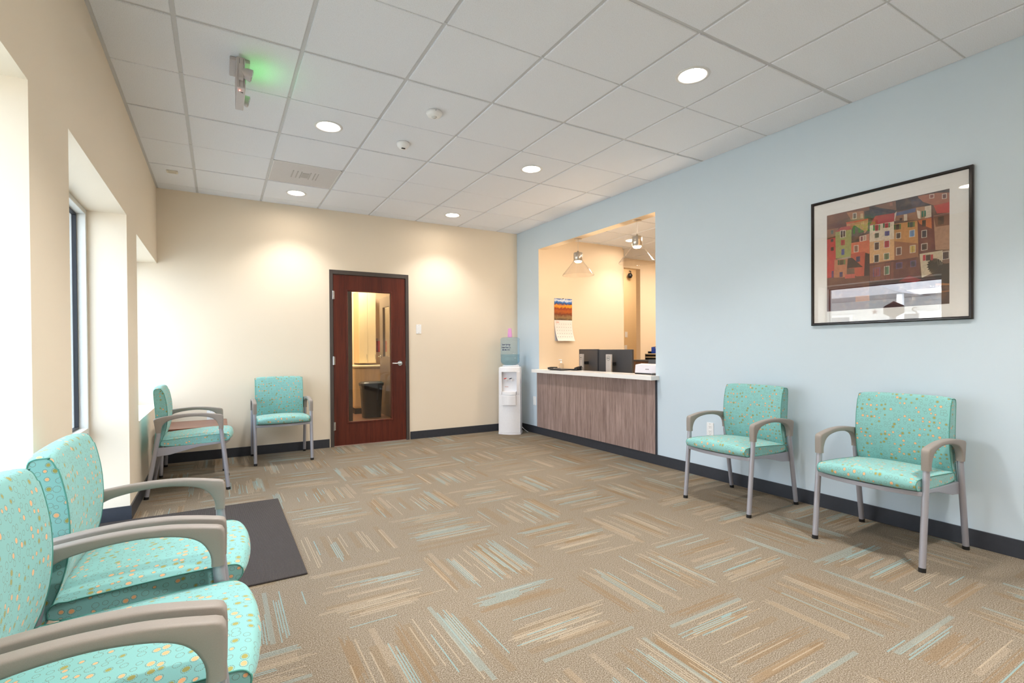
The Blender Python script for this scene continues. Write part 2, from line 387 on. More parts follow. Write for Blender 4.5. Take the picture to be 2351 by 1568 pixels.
# ---- ceilings: suspended tiles, tee grid
def ceiling(x0, x1, y0, y1, z, xl, yl, holes, cross_even=True, edge=.0):
    """xl, yl = sorted tee/score lines, yl as (y, real)"""
    root = struct(MB().box(x0, x1, y0, y1, z+.30, z+.34).obj('ceiling', M_white))
    g = MB()
    for x in xl: g.box(x-.0125, x+.0125, y0, y1, z+.007, z+.03)
    for y, real in yl:
        w = .0125 if real else .007
        g.box(x0, x1, y-w, y+w, z+.0071 if real else z+.005, z+.028)
    g.box(x0, x0+.024, y0, y1, z+.003, z+.03); g.box(x1-.012, x1, y0, y1, z+.003, z+.03)
    g.box(x0, x1, y1-.012, y1, z+.003, z+.03); g.box(x0, x1, y0, y0+.012, z+.003, z+.03)
    gr = g.obj('tee_grid', M_tee, root)
    xs = [(x0, .018)]+[(x, .011) for x in xl]+[(x1, .003)]
    ys = [(y0, .003)]+[(y, .011 if r else .004) for y, r in yl]+[(y1, .003)]
    for a in range(len(xs)-1):
        for b in range(len(ys)-1):
            xa, xb, ya, yb = xs[a][0]+xs[a][1], xs[a+1][0]-xs[a+1][1], ys[b][0]+ys[b][1], ys[b+1][0]-ys[b+1][1]
            if xb-xa < .03 or yb-ya < .03: continue
            cx, cy = (xa+xb)/2, (ya+yb)/2
            hole = [h for h in holes if xa < h[0] < xb and ya < h[1] < yb]
            if hole and hole[0][2] is None: continue      # a grille fills this bay
            if not hole:
                key = ('c', round(xb-xa, 3), round(yb-ya, 3))
                if key in cache:
                    o = bpy.data.objects.new('ceiling_tile', cache[key]); COL.objects.link(o); o.parent = root
                else:
                    e, f, c = (xb-xa)/2, (yb-ya)/2, .003
                    v = [(-e+c, -f+c, 0), (e-c, -f+c, 0), (e-c, f-c, 0), (-e+c, f-c, 0), (-e, -f, c), (e, -f, c), (e, f, c), (-e, f, c), (-e, -f, .016), (e, -f, .016), (e, f, .016), (-e, f, .016)]
                    q = [(0, 3, 2, 1), (8, 9, 10, 11)]+[(i, (i+1) % 4, 4+(i+1) % 4, 4+i) for i in range(4)]+[(4+i, 4+(i+1) % 4, 8+(i+1) % 4, 8+i) for i in range(4)]
                    o = MB().add(v, q).obj('ceiling_tile', M_tile, root); cache[key] = o.data
                o.location = (cx, cy, z)
            else:
                hx, hy, hr = hole[0][0]-cx, hole[0][1]-cy, hole[0][2]
                e, f = (xb-xa)/2, (yb-ya)/2; n = 32
                ci = [(hx+hr*cos(2*pi*k/n), hy+hr*sin(2*pi*k/n)) for k in range(n)]
                def edge(k):
                    dx, dy = cos(2*pi*k/n), sin(2*pi*k/n); t = 9
                    if abs(dx) > 1e-6: t = min(t, ((e if dx > 0 else -e)-hx)/dx)
                    if abs(dy) > 1e-6: t = min(t, ((f if dy > 0 else -f)-hy)/dy)
                    return (hx+dx*t, hy+dy*t)
                # add the corners by snapping nearest rays
                ou = [edge(k) for k in range(n)]
                for cxx in (-e, e):
                    for cyy in (-f, f):
                        k = min(range(n), key=lambda q: (ou[q][0]-cxx)**2+(ou[q][1]-cyy)**2); ou[k] = (cxx, cyy)
                mb = MB()
                for zz in (0, .016):
                    mb.add([(p[0], p[1], zz) for p in ci]+[(p[0], p[1], zz) for p in ou], [(k, (k+1) % n, n+(k+1) % n, n+k) for k in range(n)])
                mb.add([(p[0], p[1], 0) for p in ou]+[(p[0], p[1], .016) for p in ou], [(k, (k+1) % n, n+(k+1) % n, n+k) for k in range(n)])
                mb.add([(p[0], p[1], 0) for p in ci]+[(p[0], p[1], .016) for p in ci], [(k, (k+1) % n, n+(k+1) % n, n+k) for k in range(n)])
                mb.obj('ceiling_tile', M_tile, root, loc=(cx, cy, z), recalc=False)
    return root
XL = [.3622+.6096*k for k in range(7)]; YL = [(-(.8213+.6185*(j-2)), j % 2 == 0) for j in range(14, 0, -1)]
YL = [q for q in YL if q[0] > YR+.1]
DL = [(1.28, -2.365), (3.107, -2.365), (1.282, -.515), (3.107, -.515), (3.109, -4.225), (1.28, -4.225), (1.28, -6.08), (3.109, -6.08), (1.28, -7.94), (3.109, -7.94)]
VENT = (1.2765, -1.131)
ceiling(0, W, YR, 0, H, XL, YL, [(x, y, .082) for x, y in DL]+[(VENT[0], VENT[1], None)])
ZC = 2.731
RXL = [4.80+.61*k for k in range(5)]; RYL = [(-3.7+.61*k, True) for k in range(7)]
ceiling(4.49, 7.9, -4.3, .09, ZC, RXL, RYL, [(5.683, -1.011, .082)])

# ---- other rooms seen through the door glass and the reception opening
m = MB(); m.box(4.49, 5.912, -.575, -.45, 0, ZC+.3); struct(m.obj('wall_reception', M_peach))
for q in ((5.912, 6.05, -.45, .09, 0, ZC+.3), (5.8, 6.3, .09, .19, 0, ZC+.3), (6.94, 9.6, .09, .19, 0, ZC+.3), (6.3, 6.94, .09, .19, 2.57, ZC+.3)): struct(MB().box(*q).obj('wall_hallway', M_peach))
for q in ((6, 11, 1.5, 1.6, 0, 3.2), (5.8, 5.9, .19, 1.5, 0, 3.2), (9.5, 9.6, .19, 1.5, 0, 3.2), (5.9, 9.5, .19, 1.5, 2.95, 3.0)): struct(MB().box(*q).obj('wall_hallway_end', M_tan))
for q in ((7.9, 8.0, -4.3, .09, 0, 3.05), (4.49, 8.0, -4.4, -4.3, 0, 3.05)): struct(MB().box(*q).obj('wall_office', M_peach))
struct(MB().box(4.37, 9.6, -4.4, 1.6, -.1, 0).obj('floor', plain('office_carpet', sr(120, 105, 85), .95)))
# examination room behind the door
m = MB(); m.box(.6, 2.36, 1.98, 2.08, 0, 2.9); m.box(3.30, 5.2, 1.98, 2.08, 0, 2.9); m.box(2.36, 3.30, 1.98, 2.08, 2.2, 2.9)
struct(m.obj('wall_corridor', M_peach))
for q in ((1.5, 5.2, 3.75, 3.85, 0, 2.75), (1.5, 1.6, 2.08, 3.75, 0, 2.75), (5.1, 5.2, .12, 3.75, 0, 2.75), (.5, .6, .12, 2.08, 0, 2.75)): struct(MB().box(*q).obj('wall_exam_room', M_peach))
struct(MB().box(-.3, 5.2, .12, 3.85, -.1, 0).obj('floor', M_vinyl))
struct(MB().box(-.3, 5.2, .12, 3.85, 2.75, 2.8).obj('ceiling', M_white))

# ---- baseboards
B = .102
m = MB(); m.box(0, DX0-.014, -.010, 0, 0, B); m.box(DX1+.012, W, -.010, 0, 0, B); struct(m.obj('baseboard_back', M_rubber))
m = MB(); m.box(W-.011, W, YR, -.01, 0, B); struct(m.obj('baseboard_right', M_rubber, bevel=.002))
m = MB(); m.box(0, .009, W2[1], -.01, 0, B); m.box(0, .009, YR, W2[0], 0, B)
m.box(-.29, .009, W2[1]-.009, W2[1], 0, B); m.box(-.29, .009, W2[0], W2[0]+.009, 0, B); struct(m.obj('baseboard_left', M_rubber))
m = MB(); m.box(2.36, 5.1, 3.742, 3.75, 0, B); struct(m.obj('baseboard_exam_room', M_rubber))

# ---- windows
def window(n, y0, y1, z0, z1, mull=None):
    fx0, fx1, w = -.262, -.215, .032
    f = MB(); f.box(fx0-.07, fx1, y0, y0+w, z0, z1); f.box(fx0-.07, fx1, y1-w, y1, z0, z1)
    f.box(fx0-.07, fx1, y0+w, y1-w, z1-w, z1); f.box(fx0-.07, fx1, y0+w, y1-w, z0, z0+w)
    if mull: f.box(fx0-.07, fx1, y0+w, y1-w, mull, mull+.065)
    fr = struct(f.obj('window_%d' % n, M_frame, bevel=.002))
    zs = [(z0+w, z1-w)] if not mull else [(z0+w, mull), (mull+.065, z1-w)]
    for a, b in zs:
        g = MB(); ya, yb, k = y0+w, y1-w, .014; gx0, gx1 = -.285, -.262
        g.box(gx0, gx1, ya, ya+k, a, b); g.box(gx0, gx1, yb-k, yb, a, b); g.box(gx0, gx1, ya+k, yb-k, a, a+k); g.box(gx0, gx1, ya+k, yb-k, b-k, b)
        g.obj('gasket', M_gasket, fr)
        MB().box(-.277, -.273, ya+.004, yb-.004, a+.004, b-.004).obj('glass_pane', M_glass, fr)
    return fr
window(1, W1[0], W1[1], W1[2], W1[3]); win2 = window(2, W2[0], W2[1], W2[2], W2[3], .60); window(3, W3[0], W3[1], W3[2], W3[3])
struct(MB().box(-.215, .004, W3[0], -.001, .622, .634).obj('trim_1', M_cream)); struct(MB().box(-.215, .004, W1[0]+.002, W1[1]-.002, .622, .634).obj('trim_2', M_cream))

# ---- front door of the exam corridor
fr = MB(); T_ = .048
for (a, b, c, d) in ((DX0, DX0+T_-.008, 0, DH), (DX1-T_+.008, DX1, 0, DH)): fr.box(a, b, -.012, .12, c, d)
fr.box(DX0+.04, DX1-.04, -.012, .12, DH-.05, DH)
fr.box(DX0+.04, DX0+.052, .045, .12, 0, DH-.05); fr.box(DX1-.052, DX1-.04, .045, .12, 0, DH-.05)
door = struct(fr.obj('door_1', M_bronze, bevel=.0015))
lx0, lx1, lz0, lz1 = DX0+.044, DX1-.044, .008, DH-.054
gx0, gx1, gz0, gz1 = 1.918, 2.468, .288, 1.912
l = MB(); l.box(lx0, gx0, 0, .044, lz0, lz1); l.box(gx1, lx1, 0, .044, lz0, lz1); l.box(gx0, gx1, 0, .044, lz0, gz0); l.box(gx0, gx1, 0, .044, gz1, lz1)
leaf = l.obj('door_leaf', M_door, door); leaf['label'] = 'dark mahogany door leaf with tall glass panel'
b = MB(); k = .013
for (a, c, d, e) in ((gx0-k, gx0+k*.4, gz0-k, gz1+k), (gx1-k*.4, gx1+k, gz0-k, gz1+k)): b.box(a, c, -.007, .05, d, e)
b.box(gx0, gx1, -.007, .05, gz0-k, gz0+k*.4); b.box(gx0, gx1, -.007, .05, gz1-k*.4, gz1+k)
b.obj('glazing_bead', M_door, leaf, bevel=.003)
MB().box(gx0, gx1, .018, .024, gz0, gz1).obj('glass_pane', M_glass, leaf)
for z in (1.852, 1.052, .251):
    h = MB(); h.tube([(lx0-.004, -.008, z-.052), (lx0-.004, -.008, z+.052)], .0075, 12); h.box(lx0-.003, lx0+.016, -.0025, .002, z-.05, z+.05)
    for q in (-.018, .018): h.tube([(lx0-.004, -.008, z+q-.001), (lx0-.004, -.008, z+q+.001)], .0085, 12)
    h.obj('hinge', M_chrome, door)
hx, hz = 2.575, 1.005
h = MB(); h.tube([(hx, -.012, hz), (hx, 0, hz)], [.031, .034], 28); h.tube([(hx, -.05, hz), (hx, -.012, hz)], .011, 14)
h.tube([(hx, -.05, hz), (hx-.03, -.052, hz-.001), (hx-.075, -.05, hz-.001), (hx-.112, -.046, hz+.001)], [.013, .0105, .009, .0085], 14)
h.obj('door_handle', M_chrome, door)
MB().box(lx1-.001, lx1+.003, -.002, .03, hz-.03, hz+.03).obj('strike_plate', M_chrome, door)

# ================================================================== CEILING FIXTURES
M_lens = emit('downlight_lens', (1.0, .86, .70, 1), 30)
def downlight(name, label, x, y, z, power, group):
    t = thing(name, label, 'ceiling light', (x, y, z), 0, group)
    r = MB(); r.lathe([(.104, -.0005), (.102, -.004), (.088, -.005), (.080, -.002), (.079, .013), (.083, .014), (.083, .001), (.104, -.0005)], n=40); r.obj('trim_ring', M_white, t)
    MB().disc((0, 0, .010), .0795, 40).obj('lens', M_lens, t)
    L = bpy.data.lights.new('downlight_lamp', 'SPOT'); L.energy = power; L.spot_size = radians(112); L.spot_blend = .75; L.shadow_soft_size = .06; L.color = WARM
    lo = bpy.data.objects.new('downlight_lamp', L); COL.objects.link(lo); lo.parent = t; lo.location = (0, 0, .004)
    return t
GD = 'round recessed downlights in the waiting room ceiling'
lbl = ['round recessed downlight between the exit sign and the vent, left of the smoke detector', 'round recessed downlight in front of the reception opening, middle one on the right row',
       'round recessed downlight just behind the ceiling vent, above the wall beside the door', 'round recessed downlight farthest right, near the water cooler corner',
       'largest round recessed downlight, nearest the camera on the right']
for k, (x, y) in enumerate(DL):
    downlight('ceiling_downlight', lbl[k] if k < 5 else 'round recessed downlight '+['at the left edge nearest the camera', 'added for fill in the second row behind the camera on the window side', 'added for fill in the second row behind the camera on the blue wall side', 'added for fill in the last row by the rear wall on the window side', 'added for fill in the last row by the rear wall on the blue wall side'][k-5], x, y, H, LAMP*(.70 if k in (2, 3) else 1.0 if k < 5 else 2.1), GD)  # both rows behind the camera are unseen, added as fill light
downlight('ceiling_downlight', 'small recessed downlight in the reception office ceiling beside the right pendant', 5.683, -1.011, ZC, LAMP*.36, None)

# perforated vent
t = thing('ceiling_vent', 'grey perforated square air vent panel in the white tiled ceiling', 'vent', (VENT[0], VENT[1], H))
def perf():
    n = N('perforated_metal', .5, 0, .3); x, y, z = n.sep(n.coord())
    a = n.ma('MULTIPLY', n.ma('SINE', n.ma('MULTIPLY', n.ma('ADD', x, y), 400.0)), n.ma('SINE', n.ma('MULTIPLY', n.ma('SUBTRACT', x, y), 400.0)))
    n.base(n.mix(n.ma('GREATER_THAN', n.ma('ABSOLUTE', a), .45), sr(226, 224, 226), sr(172, 170, 172))); n.bump(a, .3, .001); return n.m
MB().box(-.292, .292, -.296, .296, .002, .006).obj('perforated_panel', perf(), t)
f = MB()
for (a, b, c, d) in ((-.294, .294, -.298, -.290), (-.294, .294, .290, .298), (-.294, -.286, -.298, .298), (.286, .294, -.298, .298)): f.box(a, b, c, d, .0, .008)
f.obj('vent_frame', M_white, t)
d = MB()
for (a, b) in ((-.11, -.10), (-.07, -.06), (-.035, -.025), (.045, .055), (.085, .095), (.115, .122)): d.box(a, b, -.10, .10, -.0005, .002)
d.box(-.02, .04, -.07, .07, -.0003, .002); parts(d, 'deflector_vane', plain('vent_inner', sr(176, 174, 174), .6), t)

# smoke detector, small dome camera, wall sensor
t = thing('occupancy_sensor', 'larger round white ceiling sensor with a small centre lens', 'sensor', (1.890, -2.98, H))
MB().lathe([(.0, 0), (.055, 0), (.057, -.014), (.048, -.030), (.030, -.036), (0, -.036)][::-1], n=36).obj('housing', M_outlet, t)
MB().lathe([(0, -.046), (.012, -.044), (.019, -.036)], n=24).obj('lens', plain('sensor_lens', sr(214, 214, 214), .2), t)
s_ = MB(); s_.box(-.012, .004, -.056, -.05, -.014, -.009); parts(s_, 'slot', M_black, t)
t = thing('dome_camera', 'small white ceiling dome with a black lens beneath', 'camera', (1.866, -2.353, H))
MB().lathe([(0, 0), (.050, 0), (.051, -.012), (.046, -.030), (.030, -.048), (.014, -.053), (0, -.053)], n=36).obj('housing', M_outlet, t)
c_ = MB(); c_.obox((-.004, -.016, -.052), (.014, 0, 0), (0, .008, .002), (0, 0, .004)); c_.obj('lens', M_black, t)
t = thing('air_quality_sensor', 'little rectangular beige sensor in the far left ceiling tile', 'sensor', (.183, -.655, H))
MB().box(-.045, .045, -.035, .035, -.012, 0).obj('case', plain('beige_plastic', sr(226, 220, 206), .5), t, bevel=.004)
v_ = MB()
for q in (-.02, 0, .02): v_.box(-.032, .032, q-.003, q+.003, -.0135, -.011)
parts(v_, 'grille', plain('beige_dark', sr(202, 195, 180), .6), t)

# exit sign with emergency heads
t = thing('exit_sign', 'grey ceiling exit sign seen edge-on, throwing green light on the tiles', 'exit sign', (.670, -2.945, H))
M_sign = plain('sign_grey_plastic', sr(196, 190, 190), .5)
MB().box(-.054, .050, -.10, .10, -.022, 0).obj('canopy', M_sign, t, bevel=.004)
hs = MB().box(-.0215, .0215, -.155, .155, -.196, -.022).obj('housing', M_sign, t, bevel=.003)
se = MB(); se.box(-.008, -.0065, -.1558, -.154, -.19, -.03); se.box(.0125, .014, -.1558, -.154, -.19, -.03); parts(se, 'seam', M_dark, hs)
M_green = emit('exit_letters_green', (.12, 1.0, .22, 1), .35)
fp = MB().box(.0214, .0235, -.145, .145, -.190, -.035).obj('face_plate', M_outlet, t)
text('exit_lettering', 'EXIT', .15, M_green, fp, (.0240, 0, -.112), (pi/2, 0, pi/2), (1, 1, 1), .004)
gl = bpy.data.lights.new('exit_glow', 'AREA'); gl.shape = 'RECTANGLE'; gl.size = .12; gl.size_y = .24; gl.energy = .06; gl.color = (.12, 1, .2)
go = bpy.data.objects.new('exit_glow', gl); COL.objects.link(go); go.parent = t; go.location = (.11, 0, -.13); go.rotation_euler = (0, -radians(171), 0)
for sgn in (-1, 1):
    lh = MB(); c0 = Vector((.012, sgn*.172, -.115)); ax = Vector((.93, -.28*0, -.25)).normalized()
    lh.tube([c0-ax*.018, c0+ax*.012, c0+ax*.034, c0+ax*.044], [.014, .030, .034, .034], 24)
    o = lh.obj('lamp_head', M_sign, t)
    MB().tube([c0+ax*.0441, c0+ax*.047], [.029, .027], 24).obj('lens', M_chrome, o)
    MB().box(-.012, .012, sgn*.172-.018, sgn*.172+.018, -.155, -.075).obj('bracket', M_sign, t, bevel=.003)
MB().tube([(-.006, -.12, -.1965), (-.006, -.12, -.199)], .0028, 10).obj('indicator_led', emit('red_led', (1, .10, .05, 1), 14), t)
b_ = MB(); b_.box(.006, .012, -.10, -.094, -.1985, -.195); b_.box(.0, .004, -.10, -.094, -.1985, -.195); parts(b_, 'test_button', M_dark, t)

# ================================================================== CHAIRS
def cushion(profile, nseg, xw, yz, name, parent, uv_off, pip=True, smooth_cap=False):
    """profile = closed outline in (y,z); yz(s,y,z)->(x,y,z) places it for s in [-1,1]"""
    n = len(profile); ss = [-1+2*k/nseg for k in range(nseg+1)]
    arc = [0]
    for i in range(n):
        a, b = profile[i], profile[(i+1) % n]; arc.append(arc[-1]+math.hypot(a[0]-b[0], a[1]-b[1]))
    mb = MB(); vs = [yz(s, y, z) for s in ss for (y, z) in profile]; fs = []; uvs = []
    for k in range(nseg):
        for i in range(n):
            j = (i+1) % n
            fs.append((k*n+i, k*n+j, (k+1)*n+j, (k+1)*n+i))
            u0, u1 = ss[k]*xw+uv_off, ss[k+1]*xw+uv_off
            uvs.append([(u0, arc[i]), (u0, arc[i+1]), (u1, arc[i+1]), (u1, arc[i])])
    mb.add(vs, fs, 0, uvs, True)
    for s in (0, nseg):
        ring = vs[s*n:(s+1)*n]
        mb.add(ring, [tuple(range(n))], 0, [[(y+2.3+uv_off, z+1.1) for (y, z) in profile]])
    o = mb.obj(name, M_fabric, parent)
    if pip:
        for s in (0, nseg):
            ring = [Vector(p) for p in vs[s*n:(s+1)*n]]; MB().tube(ring+[ring[0], ring[1]], .0022, 6, caps=False).obj('piping', M_piping, o)
    return o
def smooth_poly(pts, it=2):
    for _ in range(it):
        q = []
        for i in range(len(pts)):
            a, b = pts[i], pts[(i+1) % len(pts)]
            q += [(a[0]*.75+b[0]*.25, a[1]*.75+b[1]*.25), (a[0]*.25+b[0]*.75, a[1]*.25+b[1]*.75)]
        pts = q
    return pts
SEAT = smooth_poly([(.095, .405), (.30, .405), (.555, .412), (.582, .420), (.592, .445), (.583, .472), (.555, .480), (.40, .478), (.25, .470), (.110, .462), (.090, .44)], 2)
BACK = smooth_poly([(.030, .325), (.050, .325), (.090, .43), (.128, .53), (.141, .63), (.138, .73), (.122, .82), (.106, .872), (.092, .884), (.060, .884), (.044, .872), (.046, .80), (.056, .68), (.060, .56), (.050, .44)], 2)
LX = .272
def make_chair():
    t = thing('guest_chair', 'x', 'chair')
    def seat_f(s, y, z):
        top = max(0, (z-.44)/.04); bow = .030*(1-s*s)*max(0, (y-.25)/.35)
        e = 1-abs(s)**10
        return (s*(LX-.022), y+bow-.004*(1-e)*(1 if y > .4 else -1), z+.020*min(1, top)*(1-s*s)*e - .006*(1-e)*(1 if top > .5 else 0))
    cushion(SEAT, 20, LX-.022, seat_f, 'seat', t, 0.0)
    def back_f(s, y, z):
        e = 1-abs(s)**12; w = .242+.006*min(1, max(0, (.6-z)/.3))
        yy = y + (.012*s*s if y > .085 else .004*s*s)*(1 if z > .4 else .3)
        return (s*w, yy-.006*(1-e)*(1 if y > .09 else -1), z-.010*(1-e)*(1 if z > .85 else 0)+.004*(1-s*s)*(1 if z > .8 else 0))
    cushion(BACK, 20, .245, back_f, 'backrest', t, .77)
    OUT = [(.069, .523), (.065, .560), (.059, .600), (.057, .632), (.085, .643), (.13, .652), (.21, .662), (.30, .667), (.39, .664), (.45, .656), (.498, .647), (.534, .637), (.540, .61), (.540, .57), (.539, .523)]
    INN = [(.104, .523), (.106, .55), (.115, .580), (.135, .603), (.175, .622), (.25, .636), (.33, .640), (.40, .633), (.448, .620), (.478, .600), (.496, .572), (.503, .548), (.503, .523)]
    def resample(P, n):
        # Catmull-Rom dense, then even spacing
        Q = []
        for q in range(len(P)-1):
            p0, p1, p2, p3 = P[max(q-1, 0)], P[q], P[q+1], P[min(q+2, len(P)-1)]
            for k in range(12):
                t_ = k/12; Q.append(tuple(.5*(2*p1[c]+(p2[c]-p0[c])*t_+(2*p0[c]-5*p1[c]+4*p2[c]-p3[c])*t_*t_+(3*p1[c]-p0[c]-3*p2[c]+p3[c])*t_**3) for c in (0, 1)))
        Q.append(P[-1]); L_ = [0]
        for a_, b_ in zip(Q, Q[1:]): L_.append(L_[-1]+math.hypot(a_[0]-b_[0], a_[1]-b_[1]))
        R_ = []; k = 0
        for q in range(n):
            d_ = L_[-1]*q/(n-1)
            while k < len(L_)-2 and L_[k+1] < d_: k += 1
            f_ = (d_-L_[k])/max(1e-9, L_[k+1]-L_[k]); R_.append((Q[k][0]+(Q[k+1][0]-Q[k][0])*f_, Q[k][1]+(Q[k+1][1]-Q[k][1])*f_))
        return R_
    NS = 56; oo, ii = resample(OUT, NS), resample(INN, NS)
    for sx in (-1, 1):
        x = sx*LX
        am = MB(); hx, rr_ = .0195, .0085; vs = []; sec = []
        for (cx, cy, a0) in ((1, 1, 0), (-1, 1, 90), (-1, -1, 180), (1, -1, 270)):
            for q in (0, 30, 60, 90): sec.append((cx, cy, cos(radians(a0+q)), sin(radians(a0+q))))
        for o_, i_ in zip(oo, ii):
            mx_, my_ = (o_[0]+i_[0])/2, (o_[1]+i_[1])/2; ex, ey = o_[0]-mx_, o_[1]-my_; hh_ = math.hypot(ex, ey); ex, ey = ex/hh_, ey/hh_; r_ = min(rr_, hh_*.7)
            for cx, cy, c_, s_2 in sec:
                lx_ = cx*(hx-r_)+c_*r_; ly_ = cy*(hh_-r_)+s_2*r_; vs.append((x+lx_, mx_+ex*ly_, my_+ey*ly_))
        am.add(vs, [(q*16+k, q*16+(k+1) % 16, (q+1)*16+(k+1) % 16, (q+1)*16+k) for q in range(NS-1) for k in range(16)], 0, None, True)
        am.add(vs[:16], [tuple(range(16))]); am.add(vs[-16:], [tuple(range(16))])
        am.obj('armrest', M_arm, t)
        for pts in ([(x, .0855, .535), (x, .086, .50), (x, .062, .36), (x, .004, .018)], [(x, .521, .535), (x, .523, .50), (x, .537, .36), (x, .570, .018)]):
            lg = MB(); lg.tube(pts, [.0155, .0162, .0162, .0158], 18); o = lg.obj('leg', M_leg, t)
            e = Vector(pts[-1]); d = (Vector(pts[-1])-Vector(pts[-2])).normalized()
            MB().tube([e-d*.004, (e.x, e.y+d.y*.012, 0.0)], [.0172, .0172], 18).obj('glide', M_black, o)
        r = MB(); P = [(.070, .400), (.066, .330), (.16, .338), (.36, .384), (.530, .398), (.533, .412), (.30, .404)]
        r.prism(P, lambda u, v, w: (w, u, v), x-sx*.008, x-sx*.026); r.obj('side_rail', M_leg, t, bevel=.002)
    fb = MB(); n = 16; vs = []
    for k in range(n+1):
        s = -1+2*k/n; y = .533+.050*(1-s*s)
        vs += [(s*LX, y-.009, .386), (s*LX, y+.009, .386), (s*LX, y+.009, .410), (s*LX, y-.009, .410)]
    fb.add(vs, [(k*4+i, k*4+(i+1) % 4, (k+1)*4+(i+1) % 4, (k+1)*4+i) for k in range(n) for i in range(4)]+[(0, 1, 2, 3), (n*4+3, n*4+2, n*4+1, n*4)])
    fb.obj('front_rail', M_leg, t, bevel=.002)
    MB().box(-LX, LX, .058, .078, .375, .400).obj('rear_rail', M_leg, t, bevel=.002)
    un = MB().box(-LX+.03, LX-.03, .12, .55, .396, .406).obj('seat_pan', M_black, t)
    bo = MB()
    for sx in (-1, 1): bo.tube([(sx*(LX-.027), .20, .37), (sx*(LX-.032), .20, .37)], .006, 10)
    parts(bo, 'bolt', M_black, t)
    return t
proto = make_chair()
CH = [((4.272, -3.925), pi/2, 'aqua dotted chair below the outlet, first right of the reception desk'),
      ((4.274, -4.914), pi/2, 'aqua dotted chair under the framed picture, farthest right'),
      ((1.130, -.045), pi, 'aqua dotted chair facing the room left of the mahogany door'),
      ((.034, -1.186), -pi/2, 'aqua dotted chair side-on in the far left corner beside the small table'),
      ((.022, -4.213), -pi/2, 'big aqua dotted chair at the left next to the charcoal mat'),
      ((.016, -4.846), -pi/2, 'aqua dotted chair at the bottom left, its back cut by the picture edge'),
      ((.014, -5.462), -pi/2, 'chair lowest at the bottom left, only its taupe armrest showing')]
for k, ((x, y), rz, lb) in enumerate(CH):
    c = proto if k == 0 else copy_tree(proto)
    c.location = (x, y, 0); c.rotation_euler = (0, 0, rz); c['label'] = lb; c['group'] = 'aqua dotted guest chairs along the walls'

# side table between corner chair and back wall
t = thing('side_table', 'low cherry wood side table in the far left corner behind the chair', 'table', (.325, -.42, 0))
a, b, r = .288, .295, .03
poly = []
for cx, cy, a0 in ((a-r, b-r, 0), (-a+r, b-r, 90), (-a+r, -b+r, 180), (a-r, -b+r, 270)):
    poly += [(cx+r*cos(radians(a0+q)), cy+r*sin(radians(a0+q))) for q in (0, 22, 45, 68, 90)]
mm = MB(); mm.prism(poly, lambda u, v, w: (u, v, w), .418, .448); mm.obj('tabletop', M_table, t, bevel=.003)
for sx in (-1, 1):
    for sy in (-1, 1):
        o = MB().tube([(sx*.24, sy*.235, .418), (sx*.258, sy*.256, .015)], .016, 16).obj('leg', M_leg, t)
        MB().tube([(sx*.2575, sy*.2555, .02), (sx*.258, sy*.256, 0)], .0172, 16).obj('glide', M_black, o)
ap = MB()
for q in (-.235, .235): ap.box(-.24, .24, q-.01, q+.01, .39, .418); ap.box(q-.01, q+.01, -.235, .235, .39, .418)
parts(ap, 'apron', M_leg, t)

# entry mat
t = MB(); t.box(-.205, .937, -3.545, -2.0, .0005, .009); tag(t.obj('entry_mat', M_mat, bevel=.003), 'charcoal ribbed entry mat on the carpet by the left window', 'mat')

# ================================================================== WATER COOLER
CR = math.atan2(-.77, .64)                            # not used directly; rotation below
ang = radians(-40)
t = thing('water_cooler', 'white floor standing water cooler in the corner by the reception desk', 'water cooler', (4.102, -.250, 0), ang)
def sect(w, d, bulge, n=10):
    """closed plan outline, front towards -y"""
    p = []
    for k in range(n+1):
        s = -1+2*k/n; p.append((s*w, -d-bulge*(1-s*s)))
    p += [(w+.004, 0), (w-.02, d-.03), (w-.05, d), (-w+.05, d), (-w+.02, d-.03), (-w-.004, 0)]
    return p
def loft(mb, rings, mi=0, smooth=False):
    n = len(rings[0]); vs = [p for r in rings for p in r]
    mb.add(vs, [(i*n+k, i*n+(k+1) % n, (i+1)*n+(k+1) % n, (i+1)*n+k) for i in range(len(rings)-1) for k in range(n)], mi, None, smooth)
    mb.add(rings[0], [tuple(range(n))[::-1]], mi); mb.add(rings[-1], [tuple(range(n))], mi)
def ring(w, d, bl, z): return [(x, y, z) for x, y in sect(w, d, bl)]
c1 = MB(); loft(c1, [ring(.152, .138, .045, .028), ring(.148, .135, .042, .55)]); 
# upper body with alcove: built from side cheeks, back and header
loft(c1, [ring(.146, .133, .040, .865), ring(.143, .130, .038, .925), ring(.135, .122, .032, .932)])
for sx in (-1, 1):
    P = [(sx*.105, -.160), (sx*.147, -.134), (sx*.150, 0), (sx*.128, .105), (sx*.10, .135), (sx*.09, .02), (sx*.105, .0)]
    c1.prism(P, lambda u, v, w: (u, v, w), .55, .865)
c1.box(-.105, .105, -.10, .12, .55, .865)
body = c1.obj('body', M_plastic, t, bevel=.003)
bs = MB(); loft(bs, [ring(.156, .142, .048, 0), ring(.156, .142, .048, .026)]); bs.obj('base', M_plastic, t, bevel=.003)
tr = MB(); P = [(-.098, -.10)]+[(-.098+.196*k/8, -.168-.022*(1-(-1+k/4)**2)) for k in range(9)]+[(.098, -.10)]
tr.prism(P, lambda u, v, w: (u, v, w), .545, .592); tr.obj('drip_tray', M_plastic, t, bevel=.004)
pn = MB(); P = [(-.098+.196*k/8, -.176-.026*(1-(-1+k/4)**2)) for k in range(9)]+[(.098, -.15), (-.098, -.15)]
pn.prism(P, lambda u, v, w: (u, v, w), .405, .540); pn.obj('front_panel', M_plastic, t, bevel=.004)
